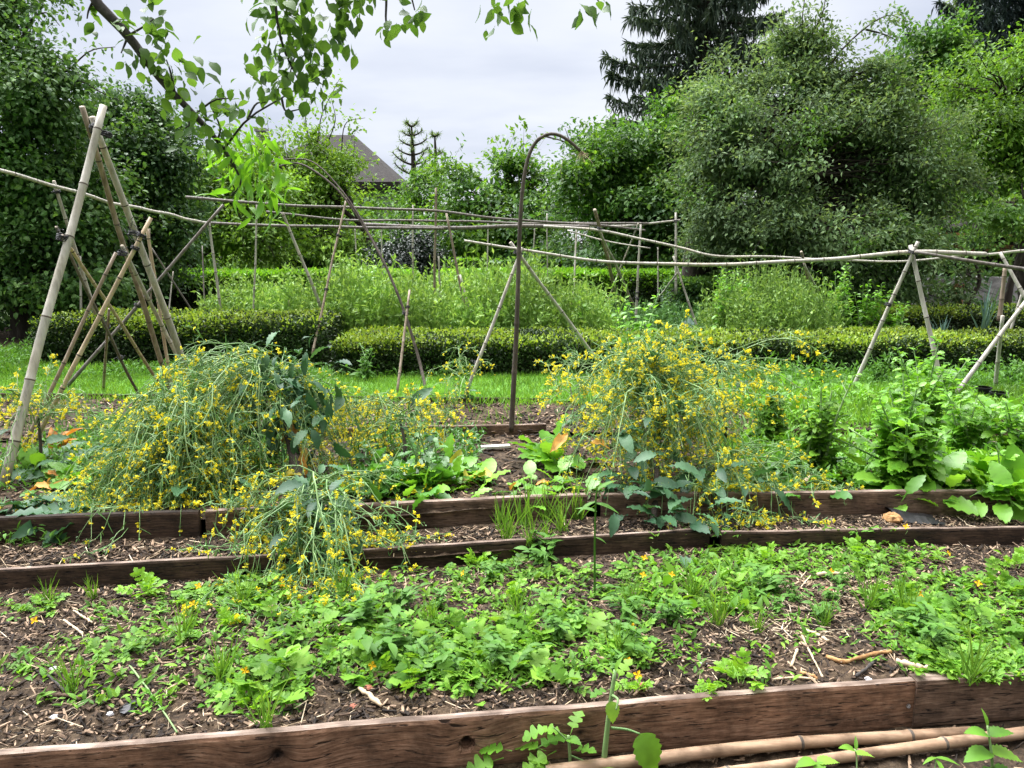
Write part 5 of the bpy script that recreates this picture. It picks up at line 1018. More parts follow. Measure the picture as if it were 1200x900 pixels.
def put_weed(kind, name, cat, label, group, p, sc):
    pr = protos(kind)[rng.integers(4)]
    if pr[2] is None:
        o = empty(name, p, label, cat, group); pr[0].build('leaves', pr[1], parent=o, smooth=True); o.scale = (sc,) * 3; o.rotation_euler = (0, 0, U(0, 6.28)); pr[2] = o; return o
    o = dup(pr[2], p, U(0, 6.28), sc, label, group); o.name = name; o['category'] = cat; return o
def field(kind, name, cat, label, group, px, py, rx, ry, n, s0=.8, s1=1.2, z0=.13):
    for _ in range(n):
        while True:
            u = U(-1, 1, 2)
            if u @ u < 1: break
        put_weed(kind, name, cat, label, group, on(px + u[0] * rx, py + u[1] * ry, z0), (s0 + s1) / 2 * min(1.35, np.exp(rng.normal(-.14, .3))))
WG = 'weeds of the nearest bed'
field('lobed', 'lobed_weed', 'weed', 'lobed green weed in the dense patch under the low drooping kale', WG, 425, 745, 120, 50, 21, .8, 1.25)
field('lobed', 'lobed_weed', 'weed', 'lobed green weed massed behind the knot hole of the front timber', WG, 560, 775, 110, 42, 24, .9, 1.35)
field('lobed', 'lobed_weed', 'weed', 'lobed green weed in the middle of the nearest bed behind the tall green stalk', WG, 690, 765, 75, 45, 13, .7, 1.15)
field('lobed_flat', 'lobed_weed', 'weed', 'low lobed weed along the second-row middle timber', WG, 640, 685, 150, 26, 15, .7, 1.1)
field('broad', 'broadleaf_weed', 'weed', 'smooth-leaved weed in the clump below the large right kale', WG, 830, 690, 70, 38, 24, .8, 1.3)
field('lobed_flat', 'lobed_weed', 'weed', 'lobed weed creeping below the right second-row timber', WG, 980, 665, 110, 22, 12, .7, 1.1)
field('lobed', 'lobed_weed', 'weed', 'lobed green weed in the patch at the right edge of the nearest bed', WG, 1120, 715, 90, 40, 24, .7, 1.15)
field('lobed_flat', 'lobed_weed', 'weed', 'low lobed weed spreading onto the short front timber at the right', WG, 1130, 775, 75, 18, 16, .7, 1.0)
field('lobed_flat', 'lobed_weed', 'weed', 'flat lobed weed in front of the left second-row timber', WG, 275, 700, 70, 16, 10, .8, 1.2)
field('lobed_flat', 'lobed_weed', 'weed', 'low lobed weed at the left picture edge under the timber', WG, 25, 712, 35, 8, 5, .6, .9)
field('oval', 'oval_weed', 'weed', 'small upright opposite-leaved weed among the middle lobed weeds', WG, 600, 730, 200, 70, 20, .6, 1.2)
field('oval', 'oval_weed', 'weed', 'small upright opposite-leaved weed in the right clumps of the nearest bed', WG, 1020, 715, 130, 55, 12, .6, 1.1)
field('lobed', 'lobed_weed', 'weed', 'lobed weed standing alone behind the left front timber', WG, 325, 815, 25, 22, 3, .9, 1.2)
for px, py, s, lab in ((150, 765, 1.3, 'wide flat lobed rosette on the bare mulch at the left'), (120, 770, .8, 'smaller lobed rosette left of the wide flat one'), (190, 755, .9, 'small lobed rosette right of the wide flat one')):
    put_weed('lobed_flat', 'lobed_weed', 'weed', lab, WG, on(px, py), s)
for px, py, s, lab in ((866, 800, 1.1, 'bright pale feathery seedling just behind the front timber joint, right of the stalk'), (740, 812, .6, 'tiny pale seedling behind the front timber beside the stalk'), (172, 698, 1.1, 'bright pale rosette before the left second-row timber'), (560, 665, 1.0, 'bright pale rosette below the end of the low drooping kale'), (600, 700, .9, 'bright pale rosette in the middle mulch gap'), (295, 830, .7, 'pale lobed sprig leaning on the left front timber'), (1010, 655, 1.0, 'pale bright rosette below the bolted chard timber'), (1185, 668, 1.0, 'pale bright rosette at the right edge by dry stems'), (900, 660, .9, 'pale rosette below the right end of the large right kale'), (270, 735, .8, 'pale rosette beside the left grass tuft'), (830, 815, .6, 'small pale seedling left of the feathery one')):
    put_weed('pale', 'pale_weed', 'weed', lab, WG, on(px, py), s)
TG = 'grass tufts in the nearest bed'
for px, py, s, lab in ((214, 752, 1.1, 'upright grass tuft on the bare mulch at the left'), (284, 712, 1.0, 'grass tuft before the left second-row timber end'), (83, 812, .9, 'thin grass tuft near the curved twig at the left'), (258, 798, 1.0, 'yellowing grass tuft behind the left front timber'), (842, 732, 1.1, 'grass tuft right of the smooth-leaved clump'), (888, 742, .7, 'short grass tuft on the right mulch'), (965, 735, .8, 'grass tuft behind the pale straw sticks'), (1016, 715, 1.1, 'grass tuft in the right weed patch'), (1062, 725, 1.2, 'tall grass tuft in the right weed patch near the yellow flowers'), (605, 725, 1.0, 'grass tuft left of the thin dark weed stalk'), (742, 718, 1.0, 'grass tuft right of the thin dark weed stalk'), (725, 770, .9, 'grass tuft behind the orange flowers'), (505, 730, .8, 'grass tuft amid the central lobed weeds'), (810, 700, 1.1, 'grass tuft within the smooth-leaved clump'), (1135, 800, 1.2, 'grass tuft hanging over the short front timber'), (310, 855, .9, 'dry grass tuft against the face of the left front timber'), (58, 708, .7, 'grass tuft below the left second-row timber'), (110, 702, .7, 'sparse grass tuft against the left second-row timber'), (405, 700, 1.0, 'grass tuft under the low drooping kale')):
    put_weed('tuft', 'grass_tuft', 'grass', lab, TG, on(px, py), s)
PG = 'long grass tufts on the path'
for px, py, s in ((612, 618, 1.5), (588, 622, 1.2), (640, 612, 1.3), (658, 606, 1.2), (678, 610, 1.4), (620, 640, 1.0), (595, 650, 1.1), (640, 648, .8)):
    put_weed('tuft', 'grass_tuft', 'grass', 'long bright grass tuft on the path between the middle timbers', PG, on(px, py), s)
# seedlings nobody could count
def seedlings(spots, n):
    g = Geo(); ps = []
    for (px, py, rx, ry, w) in spots:
        k = int(n * w); a = U(0, 2 * pi, k); r = np.sqrt(rng.random(k)); ps += [on(px + rx * rr * cos(aa), py + ry * rr * sin(aa)) for rr, aa in zip(r, a)]
    p = np.array(ps); p = np.repeat(p, 4, 0) + rng.normal(0, .012, (len(p) * 4, 3)) * A(1, 1, .3) + A(0, 0, .012); N = len(p)
    g.scatter(SPEAR, p, frames(azel(U(0, 6.28, N), U(.1, 1.1, N)), None, .3), np.stack([s_ := .028 * U(.6, 1.6, N), s_, s_], 1) * A(1.4, 1, 1)); return g.build('ground_cover', M['weed'], props=STUFF)
seedlings([(540, 740, 220, 75, .6), (820, 680, 100, 45, .3), (1120, 730, 100, 60, .36), (980, 655, 130, 20, .2), (250, 720, 150, 30, .12), (160, 790, 170, 50, .12), (300, 800, 60, 40, .1), (900, 760, 160, 40, .05), (1150, 785, 60, 15, .25)], 1300)
# orange-yellow poppies
def poppy(p, h, label):
    e = empty('yellow_poppy', p, label, 'poppy', 'orange-yellow poppies in the weeds'); g = Geo(); d = A(rng.normal(0, .02), rng.normal(0, .02), h)
    tubes(g, np.array([[p, p + d * .5 + A(.01, 0, 0), p + d]]), np.full((1, 3), .0012), 4); g.build('stem', M['kale_stem'], parent=e, origin=p)
    f = Geo(); q = unit(A(rng.normal(0, .4), -.6, .7)); x = unit(np.cross(q, A(.3, .2, .9))); f.scatter(FLOWER, (p + d)[None], np.stack([x, np.cross(q, x), q], 1)[None], np.array([[.017, .017, .026]])); f.build('flower', M['poppy'], parent=e, origin=p); return e
for px, py in ((324, 684), (352, 764), (430, 782), (746, 772), (744, 788), (737, 735), (232, 684), (235, 708), (763, 652), (787, 674), (753, 670), (1069, 697), (1083, 700), (1149, 681), (1110, 646), (1060, 625), (542, 672), (50, 722), (308, 784), (972, 668)):
    b = on(px, py + 14); poppy(b, .045, 'small orange-yellow poppy among the weeds of the nearest bed')
# thin dark stalk and the tall foreground plant
sb = on(697, 700); e = empty('tall_weed', sb, 'thin tall weed stalk with drooping tip rising before the middle timber', 'weed'); g = Geo(); gl = Geo()
sp = smooth_path([sb, P(697, 640, sb[1]), P(698, 590, sb[1]), P(700, 570, sb[1])], 12); tubes(g, sp[None], np.linspace(.005, .003, 12)[None], 6); g.build('stem', M['nettle'], parent=e, origin=sb)
for (px, py, az, el, L_) in ((698, 588, 200, -10, .09), (698, 590, 340, 0, .1), (699, 600, 160, 20, .09), (699, 576, 20, 40, .1), (698, 630, 350, -10, .05), (698, 660, 200, 10, .07), (700, 572, 330, 50, .06), (697, 690, 30, 10, .09)):
    gl.scatter(SPEAR, P(px, py, sb[1])[None], frames(azel(np.array([az * DEG]), np.array([el * DEG])), None, .2), np.array([[L_, L_, L_]]))
gl.build('leaves', M['nettle'], parent=e, origin=sb)
def sprig(label, stems, leaves, r, mat='weed', name='foreground_weed'):
    """stems: lists of (px,py,Y); leaves: (px,py,Y, az, el, length, template)"""
    b = at(*stems[0][0]); b[2] = min(b[2], .02) if b[2] < .1 else b[2]; e = empty(name, b, label, 'weed'); g = Geo(); gl = Geo()
    for s in stems:
        p = smooth_path([at(*q) for q in s], 14); tubes(g, p[None], np.linspace(r, r * .55, 14)[None], 7, cap=True); r = r * .45 if s is stems[0] else r
    for (px, py, Y, az, el, L_, T) in leaves: gl.scatter(T, at(px, py, Y)[None], frames(azel(np.array([az * DEG]), np.array([el * DEG])), None, .15), np.array([[L_, L_, L_]]))
    g.build('stem', M['kale_stem'] if mat == 'weed' else M[mat], parent=e, origin=b, smooth=True); gl.build('leaves', M[mat], parent=e, origin=b, smooth=True); return e
BL = strip_leaf([0, .04, .1, .17, .22, .3, .36, .44, .5, .58, .64, .72, .78, .86, .92, 1], [.02, .16, .27, .33, .3, .38, .34, .38, .32, .34, .26, .26, .17, .15, .07, .004], .25, .35, .012)
Yf = 2.15
sprig('thick green weed stalk with one large hanging leaf in front of the timber', [[(705, 925, Yf), (709, 880, Yf), (714, 835, Yf), (721, 785, Yf + .02)], [(716, 853, Yf), (735, 855, Yf - .02), (750, 860, Yf - .04)], [(718, 815, Yf), (724, 820, Yf - .03), (722, 832, Yf - .05)]],
      [(750, 860, Yf - .04, -50, -52, .125, BL), (722, 800, Yf, 40, 60, 0.081, LOBEDW[0]), (716, 822, Yf - .02, 280, -50, .06, BL), (716, 808, Yf, 200, 10, 0.068, LOBEDW[1]), (721, 786, Yf, 30, 70, .05, SPEAR), (719, 790, Yf, 170, 50, .045, SPEAR), (705, 905, Yf, 200, 10, .1, BL), (708, 900, Yf - .05, 300, -10, .09, BL)], .0105)
sprig('lobed weed with pale leaf stalks left of the thick green stalk', [[(668, 930, Yf), (668, 890, Yf), (666, 862, Yf)], [(668, 885, Yf), (685, 892, Yf), (702, 897, Yf)], [(667, 870, Yf), (655, 858, Yf), (648, 852, Yf)]],
      [(664, 862, Yf, 170, 25, 0.081, LOBEDW[0]), (668, 862, Yf, 60, 50, 0.081, LOBEDW[1]), (648, 853, Yf, 190, 0, 0.095, LOBEDW[2]), (665, 866, Yf, 320, 20, .05, BL), (668, 880, Yf, 340, 30, 0.081, LOBEDW[0]), (652, 880, Yf, 200, -10, 0.121, LOBEDW[1]), (640, 880, Yf, 150, 5, 0.108, LOBEDW[2])], .007)
sprig('deep green lobed leaves hanging over the face of the front timber', [[(598, 925, Yf + .1), (606, 860, Yf + .15), (610, 835, Yf + .2)], [(606, 870, Yf + .12), (600, 850, Yf + .1), (592, 838, Yf + .12)]],
      [(605, 835, Yf + .17, 215, -35, .11, LOBEDW[0]), (612, 838, Yf + .17, 300, -35, .11, LOBEDW[1]), (600, 848, Yf + .1, 240, -55, .1, BL), (610, 845, Yf + .1, 330, -30, 0.121, LOBEDW[2]), (600, 880, Yf, 170, 10, .1, LOBEDW[0]), (615, 890, Yf, 330, 15, .1, LOBEDW[1]), (590, 888, Yf, 200, 0, 0.121, LOBEDW[2]), (625, 880, Yf, 20, 30, 0.108, LOBEDW[3])], .006)
sprig('opposite-leaved weed beside the lying canes at the lower right', [[(1164, 930, 2.05), (1162, 885, 2.05), (1157, 850, 2.07)]],
      [(1157, 852, 2.07, 90, 75, .05, SPEAR), (1158, 862, 2.07, 180, 25, .07, BL), (1159, 862, 2.07, 0, 25, .07, BL), (1161, 882, 2.05, 190, 5, .085, BL), (1162, 882, 2.05, 350, 5, .085, BL), (1163, 900, 2.04, 240, 0, .08, BL), (1164, 900, 2.04, 330, -5, .08, BL)], .005)
sprig('small green seedling over the nearest lying cane', [[(1004, 930, 2.05), (1004, 892, 2.08), (1002, 878, 2.1)]], [(1002, 880, 2.1, 180, 30, .05, BL), (1004, 884, 2.08, 0, 10, .05, BL), (1003, 879, 2.1, 70, 60, .04, SPEAR)], .003)
sprig('pale seedling tips at the bottom edge between the lying canes', [[(960, 940, 2.0), (958, 905, 2.02), (955, 893, 2.03)]], [(955, 893, 2.03, 190, 10, .06, BL), (958, 894, 2.03, 0, 20, .06, BL), (957, 893, 2.03, 270, 0, .05, BL)], .003)
sprig('small weed with round leaves between canes and front timber', [[(990, 872, 2.45), (990, 862, 2.46), (992, 858, 2.47)]], [(988, 862, 2.46, 190, 10, .035, BL), (993, 858, 2.47, 30, 40, .03, BL), (991, 862, 2.46, 350, 0, .03, BL)], .002)
sprig('sparse weed in the dark soil beyond the nearest lying cane', [[(1095, 925, 2.0), (1096, 900, 2.02), (1097, 888, 2.03)]], [(1097, 888, 2.03, 200, 10, .05, SPEAR), (1097, 888, 2.03, 340, 10, .06, SPEAR), (1097, 890, 2.03, 270, 0, .06, SPEAR)], .002)
# ------------------------------------------------------------------ sticks, shards, stones on the mulch
def stick(label, pts, r, mat, name='stick', cat='stick', group=None):
    w = []
    for px, py in pts: q = on(px, py); q[2] += r * 1.6 + .006; w.append(q)
    g = Geo(); p = smooth_path(w, 14) + rng.normal(0, r * .2, (14, 3)); tubes(g, p[None], (r * U(.6, 1.25, 14))[None], 7, cap=True)
    return g.build(name, M[mat], origin=w[0], smooth=True, props=TL(label, cat, group))
stick('pale straw stick at the left, upper of a close pair', [(87, 719), (109, 734)], .005, 'straw')
stick('pale straw stick at the left, lower of a close pair', [(75, 730), (98, 747)], .005, 'straw')
stick('curved brown twig on the left mulch', [(47, 794), (58, 797), (70, 808), (76, 815)], .005, 'branch')
stick('reddish bark strip below the curved twig', [(57, 821), (80, 820), (97, 825)], .006, 'chips')
stick('short piece of cut cane behind the left front timber', [(421, 812), (434, 822), (447, 833)], .008, 'cane_tan')
stick('pale split stick on the right mulch', [(938, 740), (955, 747), (971, 756)], .006, 'straw')
stick('long pale stalk fallen below the split stick', [(938, 745), (950, 770), (964, 797)], .004, 'straw')
stick('short pale stalk crossing the fallen one', [(934, 765), (927, 785)], .005, 'straw')
stick('crumbling orange rotten branch on the right mulch', [(968, 775), (990, 781), (1008, 776), (1022, 772), (1044, 770)], .008, 'rot')
stick('thick pale cane end lying behind the front timber joint', [(1050, 782), (1072, 787), (1092, 791)], .010, 'cane_tan')
stick('pale stick half buried beneath the right rosettes', [(957, 678), (975, 677), (992, 678)], .009, 'straw')
stick('dark bent twig beside the orange rotten branch', [(1003, 797), (1015, 788), (1026, 778)], .006, 'branch')
stick('thin straw across the left mulch from the flat rosette', [(152, 783), (180, 820), (208, 862)], .003, 'kale_stem')
stick('dry stalk on the bark at lower right before the joint', [(958, 800), (930, 798), (905, 800)], .004, 'straw')
stick('short orange rotten chunk near the front timber', [(937, 792), (950, 796), (958, 800)], .006, 'rot')
stick('log stub on the right timber left of the bolted chard', [(944, 572), (950, 566)], .018, 'cane_tan', 'log_stub', 'log')
stick('log stub on the right timber beside the right spinach', [(1134, 574), (1143, 562)], .02, 'cane_tan', 'log_stub', 'log')
def lump(label, px, py, s, mat, name, cat, flat=.6):
    p = on(px, py); g = Geo(); n, m = 9, 6; V = [(0, 0, -1)]; V = []
    for j in range(m):
        ph = -pi / 2 + pi * (j + .5) / m
        for i in range(n): a = 2 * pi * i / n; V.append((cos(a) * cos(ph), sin(a) * cos(ph), sin(ph)))
    V = np.array(V) * U(.82, 1.15, (n * m, 1)) * A(s * U(.8, 1.3), s * U(.8, 1.3), s * flat) + p + A(0, 0, s * flat * .7)
    Q = [(j * n + i, j * n + (i + 1) % n, (j + 1) * n + (i + 1) % n, (j + 1) * n + i) for j in range(m - 1) for i in range(n)]
    g.add(V, Q); g.f.append((np.arange(n)[None, ::-1], 0)); g.f.append((np.arange(n)[None] + (m - 1) * n, 0)); return g.build(name, M[mat], origin=p, props=TL(label, cat))
lump('grey-white pebble behind the front timber joint', 1018, 798, .012, 'pebble', 'pebble', 'stone')
lump('grey pebble on the left mulch', 64, 842, .012, 'pebble', 'pebble', 'stone')
lump('pale pebble by the black scrap', 129, 838, .011, 'pebble', 'pebble', 'stone')
lump('grey pebble near the grass tuft at left', 63, 785, .012, 'pebble', 'pebble', 'stone')
lump('pale pebble on the mulch right of the orange flowers', 824, 780, .013, 'pebble', 'pebble', 'stone')
lump('red brick shard behind the front timber near the stalk', 753, 808, .02, 'brick', 'brick_shard', 'brick')
lump('red brick shard beneath the smooth weeds at right', 971, 693, .018, 'brick', 'brick_shard', 'brick')
lump('red brick shard beside the cut cane at left', 431, 808, .016, 'brick', 'brick_shard', 'brick')
lump('pinkish brick shard right of the cut cane', 415, 830, .014, 'brick', 'brick_shard', 'brick')
lump('black plastic scrap on the left mulch', 151, 831, .03, 'dark_plastic', 'plastic_scrap', 'scrap', .3)
lump('clod of dry roots below the bolted chard', 1045, 612, .05, 'rot', 'root_clod', 'clod')
# black sheet folded on the path below the chard, black pots by the hedge
g = Geo(); a, b = on(1050, 614), on(1110, 618); xs = np.linspace(0, 1, 14); vs_ = np.linspace(0, 1, 6); Xq, Vq = np.meshgrid(xs, vs_)
Pq = a[None, None] * (1 - Xq[..., None]) + b[None, None] * Xq[..., None] + A(0, 1, 0) * (Vq[..., None] * .16) ; Pq[..., 2] += .012 + .045 * (1 - Xq) * np.sin(Vq * pi * .9) + .008 * fbm(Xq * 6, Vq * 6)
i = (np.arange(5)[:, None] * 14 + np.arange(13)[None]).ravel(); q = np.stack([i, i + 1, i + 15, i + 14], 1); g.add(Pq.reshape(-1, 3), q); g.add(Pq.reshape(-1, 3) - A(0, 0, .004), q[:, ::-1])
g.build('black_sheet', M['dark_plastic'], origin=a, props=TL('crumpled black plastic sheet on the path under the bolted chard', 'plastic sheet'))
for px, py, lab in ((1150, 470, 'black nursery pot on the grass, left of two'), (1169, 474, 'black nursery pot on the grass, right of two, upended')):
    p = on(px, py); g = Geo(); prof = [(.05, 0), (.07, .12), (.078, .12), (.078, .135), (.066, .135), (.05, .02)]
    tubes(g, np.array([[p + A(0, 0, z) for _, z in prof]]), np.array([[r for r, _ in prof]]), 14); Fq = g.f[0]; g.f.append((np.arange(14)[None, ::-1], 0)); g.f.append((np.arange(14)[None] + 5 * 14, 0)); g.build('plant_pot', M['dark_plastic'], origin=p, smooth=False, props=TL(lab, 'pot'))
bx = at(345, 378, 10.0); g = Geo(); tubes(g, np.array([[at(325, 379, 10), at(335, 376, 10), at(350, 377, 10), at(361, 378, 10)]]), np.array([[.05, .045, .05, .045]]), 9, cap=True); g.build('charred_log', M['bark'], origin=bx, props=TL('short black log lying on top of the left hedge', 'log'))
# ------------------------------------------------------------------ tall plants among the pea row, leeks and cabbages
crop('orach_plant', 'tall light green leafy shoot between the bent hoop and the dark shrub', at(437, 372, 11.4) * A(1, 1, 0) + A(0, 0, .2), [], [(3, 1.0, 1.35, .05, .22)], 'chard', 'leafy plant', leafstem=14, lw=1.2)
crop('orach_plant', 'second light green shoot right of the tall one behind the peas', at(448, 372, 11.5) * A(1, 1, 0) + A(0, 0, .2), [], [(2, .95, 1.15, .05, .2)], 'chard', 'leafy plant', leafstem=14)
crop('orach_plant', 'light green plant behind the left hedge under the twig', at(275, 372, 11.3) * A(1, 1, 0) + A(0, 0, .2), [], [(5, .6, .9, .15, .18)], 'chard', 'leafy plant', leafstem=18)
crop('orach_plant', 'light green plant behind the left hedge at the straight upright cane', at(322, 372, 11.3) * A(1, 1, 0) + A(0, 0, .2), [], [(5, .6, .95, .15, .18)], 'chard', 'leafy plant', leafstem=18)
crop('orach_plant', 'broad green plant right of the pea row by the low crossed stakes', at(682, 372, 10.4) * A(1, 1, 0) + A(0, 0, .2), [(8, .2, .3, 40, 80, .1)], [(3, .6, .8, .05, .2)], 'chard', 'leafy plant', leafstem=18, lw=1.3)
crop('orach_plant', 'tall green plant rising through the top of the large right kale', at(745, 400, 8.0) * A(1, 1, 0) + A(0, 0, .2), [], [(4, .8, 1.05, .1, .2)], 'chard', 'leafy plant', leafstem=20)
for k, (px, h0, h1, lab) in enumerate(((848, .95, 1.2, 'leafy green plant left of the feathery herb clump'), (985, .95, 1.25, 'leafy seedhead plant right of the slim frame, nearest to it'), (1010, .75, 1.0, 'leafy plant midway between the slim and the large right frame'), (1030, .75, 1.0, 'leafy seedhead plant left of the large right frame'), (1055, .5, .7, 'low pale leafy plant behind the leg of the large right frame'), (870, .9, 1.05, 'tall leafy plant at the left end of the feathery herb clump'))):
    crop('orach_plant', lab, at(px, 380, 10.7) * A(1, 1, 0) + A(0, 0, .2), [(6, .15, .25, 30, 70, .1)], [(6, h0, h1, .12, .17)], 'chard', 'leafy plant', leafstem=24)
def leek(label, b, h, n, mat='leek', w=.5):
    g = Geo(); d = rng.normal(0, .13, (n, 3)); d[:, 2] = 1; L_ = U(.6, 1, n) * h; g.scatter(BLADE, np.asarray(b) + rng.normal(0, .02, (n, 3)) * A(1, 1, 0), frames(d, np.stack([np.cos(a := U(0, 6.3, n)), np.sin(a), .2 + 0 * a], 1)), np.stack([np.full(n, w), L_, L_], 1)); return g.build('leek_plant', M[mat], origin=b, smooth=True, props=TL(label, 'leek', 'leeks beyond the hedge'))
leek('tall blue-green leek with upright leaves at the right edge', A(X(1155, 10.6), 10.6, .2), .95, 14, w=.6)
leek('short leek left of the tall blue-green one', A(X(1108, 10.6), 10.6, .2), .5, 12)
leek('short leek just left of the short one by the large frame leg', A(X(1095, 10.7), 10.7, .2), .42, 10)
leek('leek flower stalk right of the tall blue-green leek', A(X(1163, 10.7), 10.7, .2), 1.25, 3, 'kale_pod', .22)
for k, (px, Y, lab) in enumerate(((722, 10.9, 'blue-green cabbage behind the splayed frame foot'), (738, 10.6, 'blue-green cabbage between the splayed frame legs'), (828, 10.8, 'blue-green cabbage left of the leafy plant beside the herb clump'), (812, 11.2, 'blue-green cabbage under the thin leaning cane'), (690, 11.2, 'blue-green cabbage behind the low crossed stakes'))):
    crop('cabbage_plant', lab, A(X(px, Y), Y, .2), [(26, .2, .36, 15, 75, .05)], [(1, .3, .4, .03, .2)], 'cabbage', 'cabbage', 'cabbages beyond the hedge', T=KALE, lw=1.2)
# plants of bed three (small kales and self-sown seedlings at the right)
for k, (px, py, s, lab) in enumerate(((905, 480, 1.2, 'pale leafy seedling cluster on the grassy bed right of the large kale'), (935, 500, 1.0, 'pale leafy clump by the close pair of timbers'), (990, 470, .9, 'small leafy clump under the left foot of the large right frame'), (1040, 480, 1.0, 'small leafy clump between the feet of the large right frame'), (1190, 500, 1.2, 'leafy clump behind the farther dark timber at the right edge'), (880, 520, 1.2, 'leafy clump left of the dark-tipped chard'), (925, 455, 1.0, 'leafy clump on the lawn before the hedge right of the large kale'))):
    crop('leafy_weed', lab, on(px, py), [(22, .1 * s, .22 * s, 10, 75, .12)], [(2, .15, .3, .06, .12)], 'weed' if k % 2 else 'chard', 'weed', 'leafy clumps on the grassy bed')
crop('leafy_weed', 'willowy weed with narrow leaves at the hedge foot left of the large frame', on(1035, 448), [], [(5, .3, .5, .12, .12)], 'nettle', 'weed', T=SPEAR, leafstem=22, lw=1.4)
crop('leafy_weed', 'nettle clump at the hedge foot at the right edge', on(1185, 448), [], [(8, .2, .38, .15, .12)], 'nettle', 'weed', T=SPEAR, leafstem=22, lw=1.5)
crop('leafy_weed', 'big-leaved horseradish clump before the hedge behind the bolted chard', on(1085, 462), [(8, .25, .4, 40, 80, .08)], [(2, .4, .55, .06, .22)], 'chard', 'weed', leafstem=18, lw=1.2)
crop('leafy_weed', 'dark weed clump on the hedge corner behind the left kale head', A(X(425, 8.3), 8.3, .2), [], [(7, .2, .42, .18, .12)], 'nettle', 'weed', T=SPEAR, leafstem=22, lw=1.5)
# ------------------------------------------------------------------ overhanging apple branch (its tree stands left of the viewer)
ob = A(-3.6, 2.3, .05); ap_ = empty('apple_tree', ob, 'apple branch with bright leaves hanging into the top of the picture', 'tree'); g = Geo(); lf = Geo()
tr = smooth_path([ob, ob + A(.1, .05, 1.2), ob + A(.3, 0, 2.3), ob + A(.8, -.1, 3.0), ob + A(2.2, -.1, 3.25), A(.5, 2.2, 3.1)], 26); tubes(g, tr[None], np.linspace(.13, .02, 26)[None], 9)
Yb = 2.35; main = [at(x, y, Yb + dY) for x, y, dY in ((70, -45, .0), (110, 0, 0), (150, 42, .02), (190, 95, .03), (228, 135, .04), (255, 165, .05), (275, 195, .06))]
l2 = smooth_path([tr[14], (tr[14] + main[0]) / 2 + A(0, 0, .12)] + main, 24); tubes(g, l2[None], np.linspace(.022, .005, 24)[None], 7)
tw = [[(190, 95, .03), (172, 72, .0), (158, 60, 0)], [(228, 135, .04), (250, 118, .0), (272, 115, 0)], [(262, 175, .05), (290, 140, 0), (330, 115, 0), (372, 90, 0)], [(330, 115, 0), (335, 130, 0), (352, 128, 0)], [(290, 140, 0), (300, 122, 0), (312, 120, 0)], [(150, 42, .02), (170, 30, 0), (180, 22, 0)], [(110, 0, 0), (104, 12, 0), (102, 22, 0)], [(255, 165, .05), (258, 150, 0), (250, 130, 0)], [(218, 128, .04), (222, 145, 0), (217, 150, 0)], [(205, 110, .03), (200, 85, 0), (195, 70, 0)], [(275, 195, .06), (282, 215, .05), (270, 230, .05)], [(150, 42, .02), (145, 55, .02), (142, 62, 0)]]
spots = []
for t in tw:
    p = smooth_path([at(x, y, Yb + dY) for x, y, dY in t], 8); tubes(g, p[None], np.linspace(.004, .0018, 8)[None], 5); spots.append(p)
up = [[(330, -60, -.1), (322, -10, -.1), (330, 50, -.1), (350, 95, -.1)], [(370, -60, 0), (360, -10, 0), (352, 40, 0), (340, 85, 0)], [(400, -60, 0), (410, -15, 0), (395, 20, 0)], [(440, -60, 0), (452, -20, 0), (452, 22, 0), (454, 30, 0)], [(470, -60, 0), (478, -20, 0), (486, 12, 0)], [(565, -60, 0), (580, -25, 0), (582, -5, 0)], [(600, -60, 0), (610, -20, 0), (625, -8, 0)], [(680, -60, 0), (688, -20, 0), (702, 2, 0)], [(300, -50, 0), (310, -10, 0), (325, 20, 0)], [(205, -60, 0), (215, -20, 0), (218, -4, 0)]]
ups = []
for t in up:
    a_ = at(t[0][0], t[0][1], Yb); k_ = int(np.argmin(np.linalg.norm(tr - a_, axis=1))); p = smooth_path([tr[k_]] + [at(x, y, Yb + dY) for x, y, dY in t], 12); tubes(g, p[None], np.linspace(.007, .002, 12)[None], 5); ups.append(p)
APL = strip_leaf([0, .14, .2, .34, .5, .68, .85, .95, 1], [.015, .015, .12, .24, .29, .25, .14, .05, .01], .25, .3, .018)
WIL = strip_leaf([0, .1, .25, .45, .65, .85, 1], [.012, .03, .1, .14, .13, .07, .005], .3, .6)
def leaves_at(c, n, sp, l0, l1, m, droop=.5, T=APL):
    p = np.asarray(c) + rng.normal(0, sp, (n, 3)); d = rng.normal(0, .7, (n, 3)) - A(0, 0, droop); L_ = U(l0, l1, n); lf.scatter(T, p, frames(d, None, .7), np.stack([L_ * U(.85, 1.2, n), L_, L_], 1), m)
for px, py, n, sp in ((185, 12, 5, .03), (145, 20, 3, .02), (180, 45, 8, .035), (160, 62, 5, .03), (192, 72, 9, .035), (205, 88, 8, .035), (178, 30, 4, .03), (185, 105, 2, .02), (215, 70, 3, .03), (222, 120, 5, .03), (250, 100, 3, .02), (262, 130, 8, .04), (245, 140, 4, .03), (275, 122, 4, .03), (290, 92, 3, .02), (303, 98, 4, .025), (318, 112, 3, .02), (215, 148, 2, .02), (235, 160, 4, .03), (104, 18, 4, .02), (255, 150, 5, .03)): leaves_at(at(px, py, Yb), int(n * 2.0), sp, .026, .056, 0)
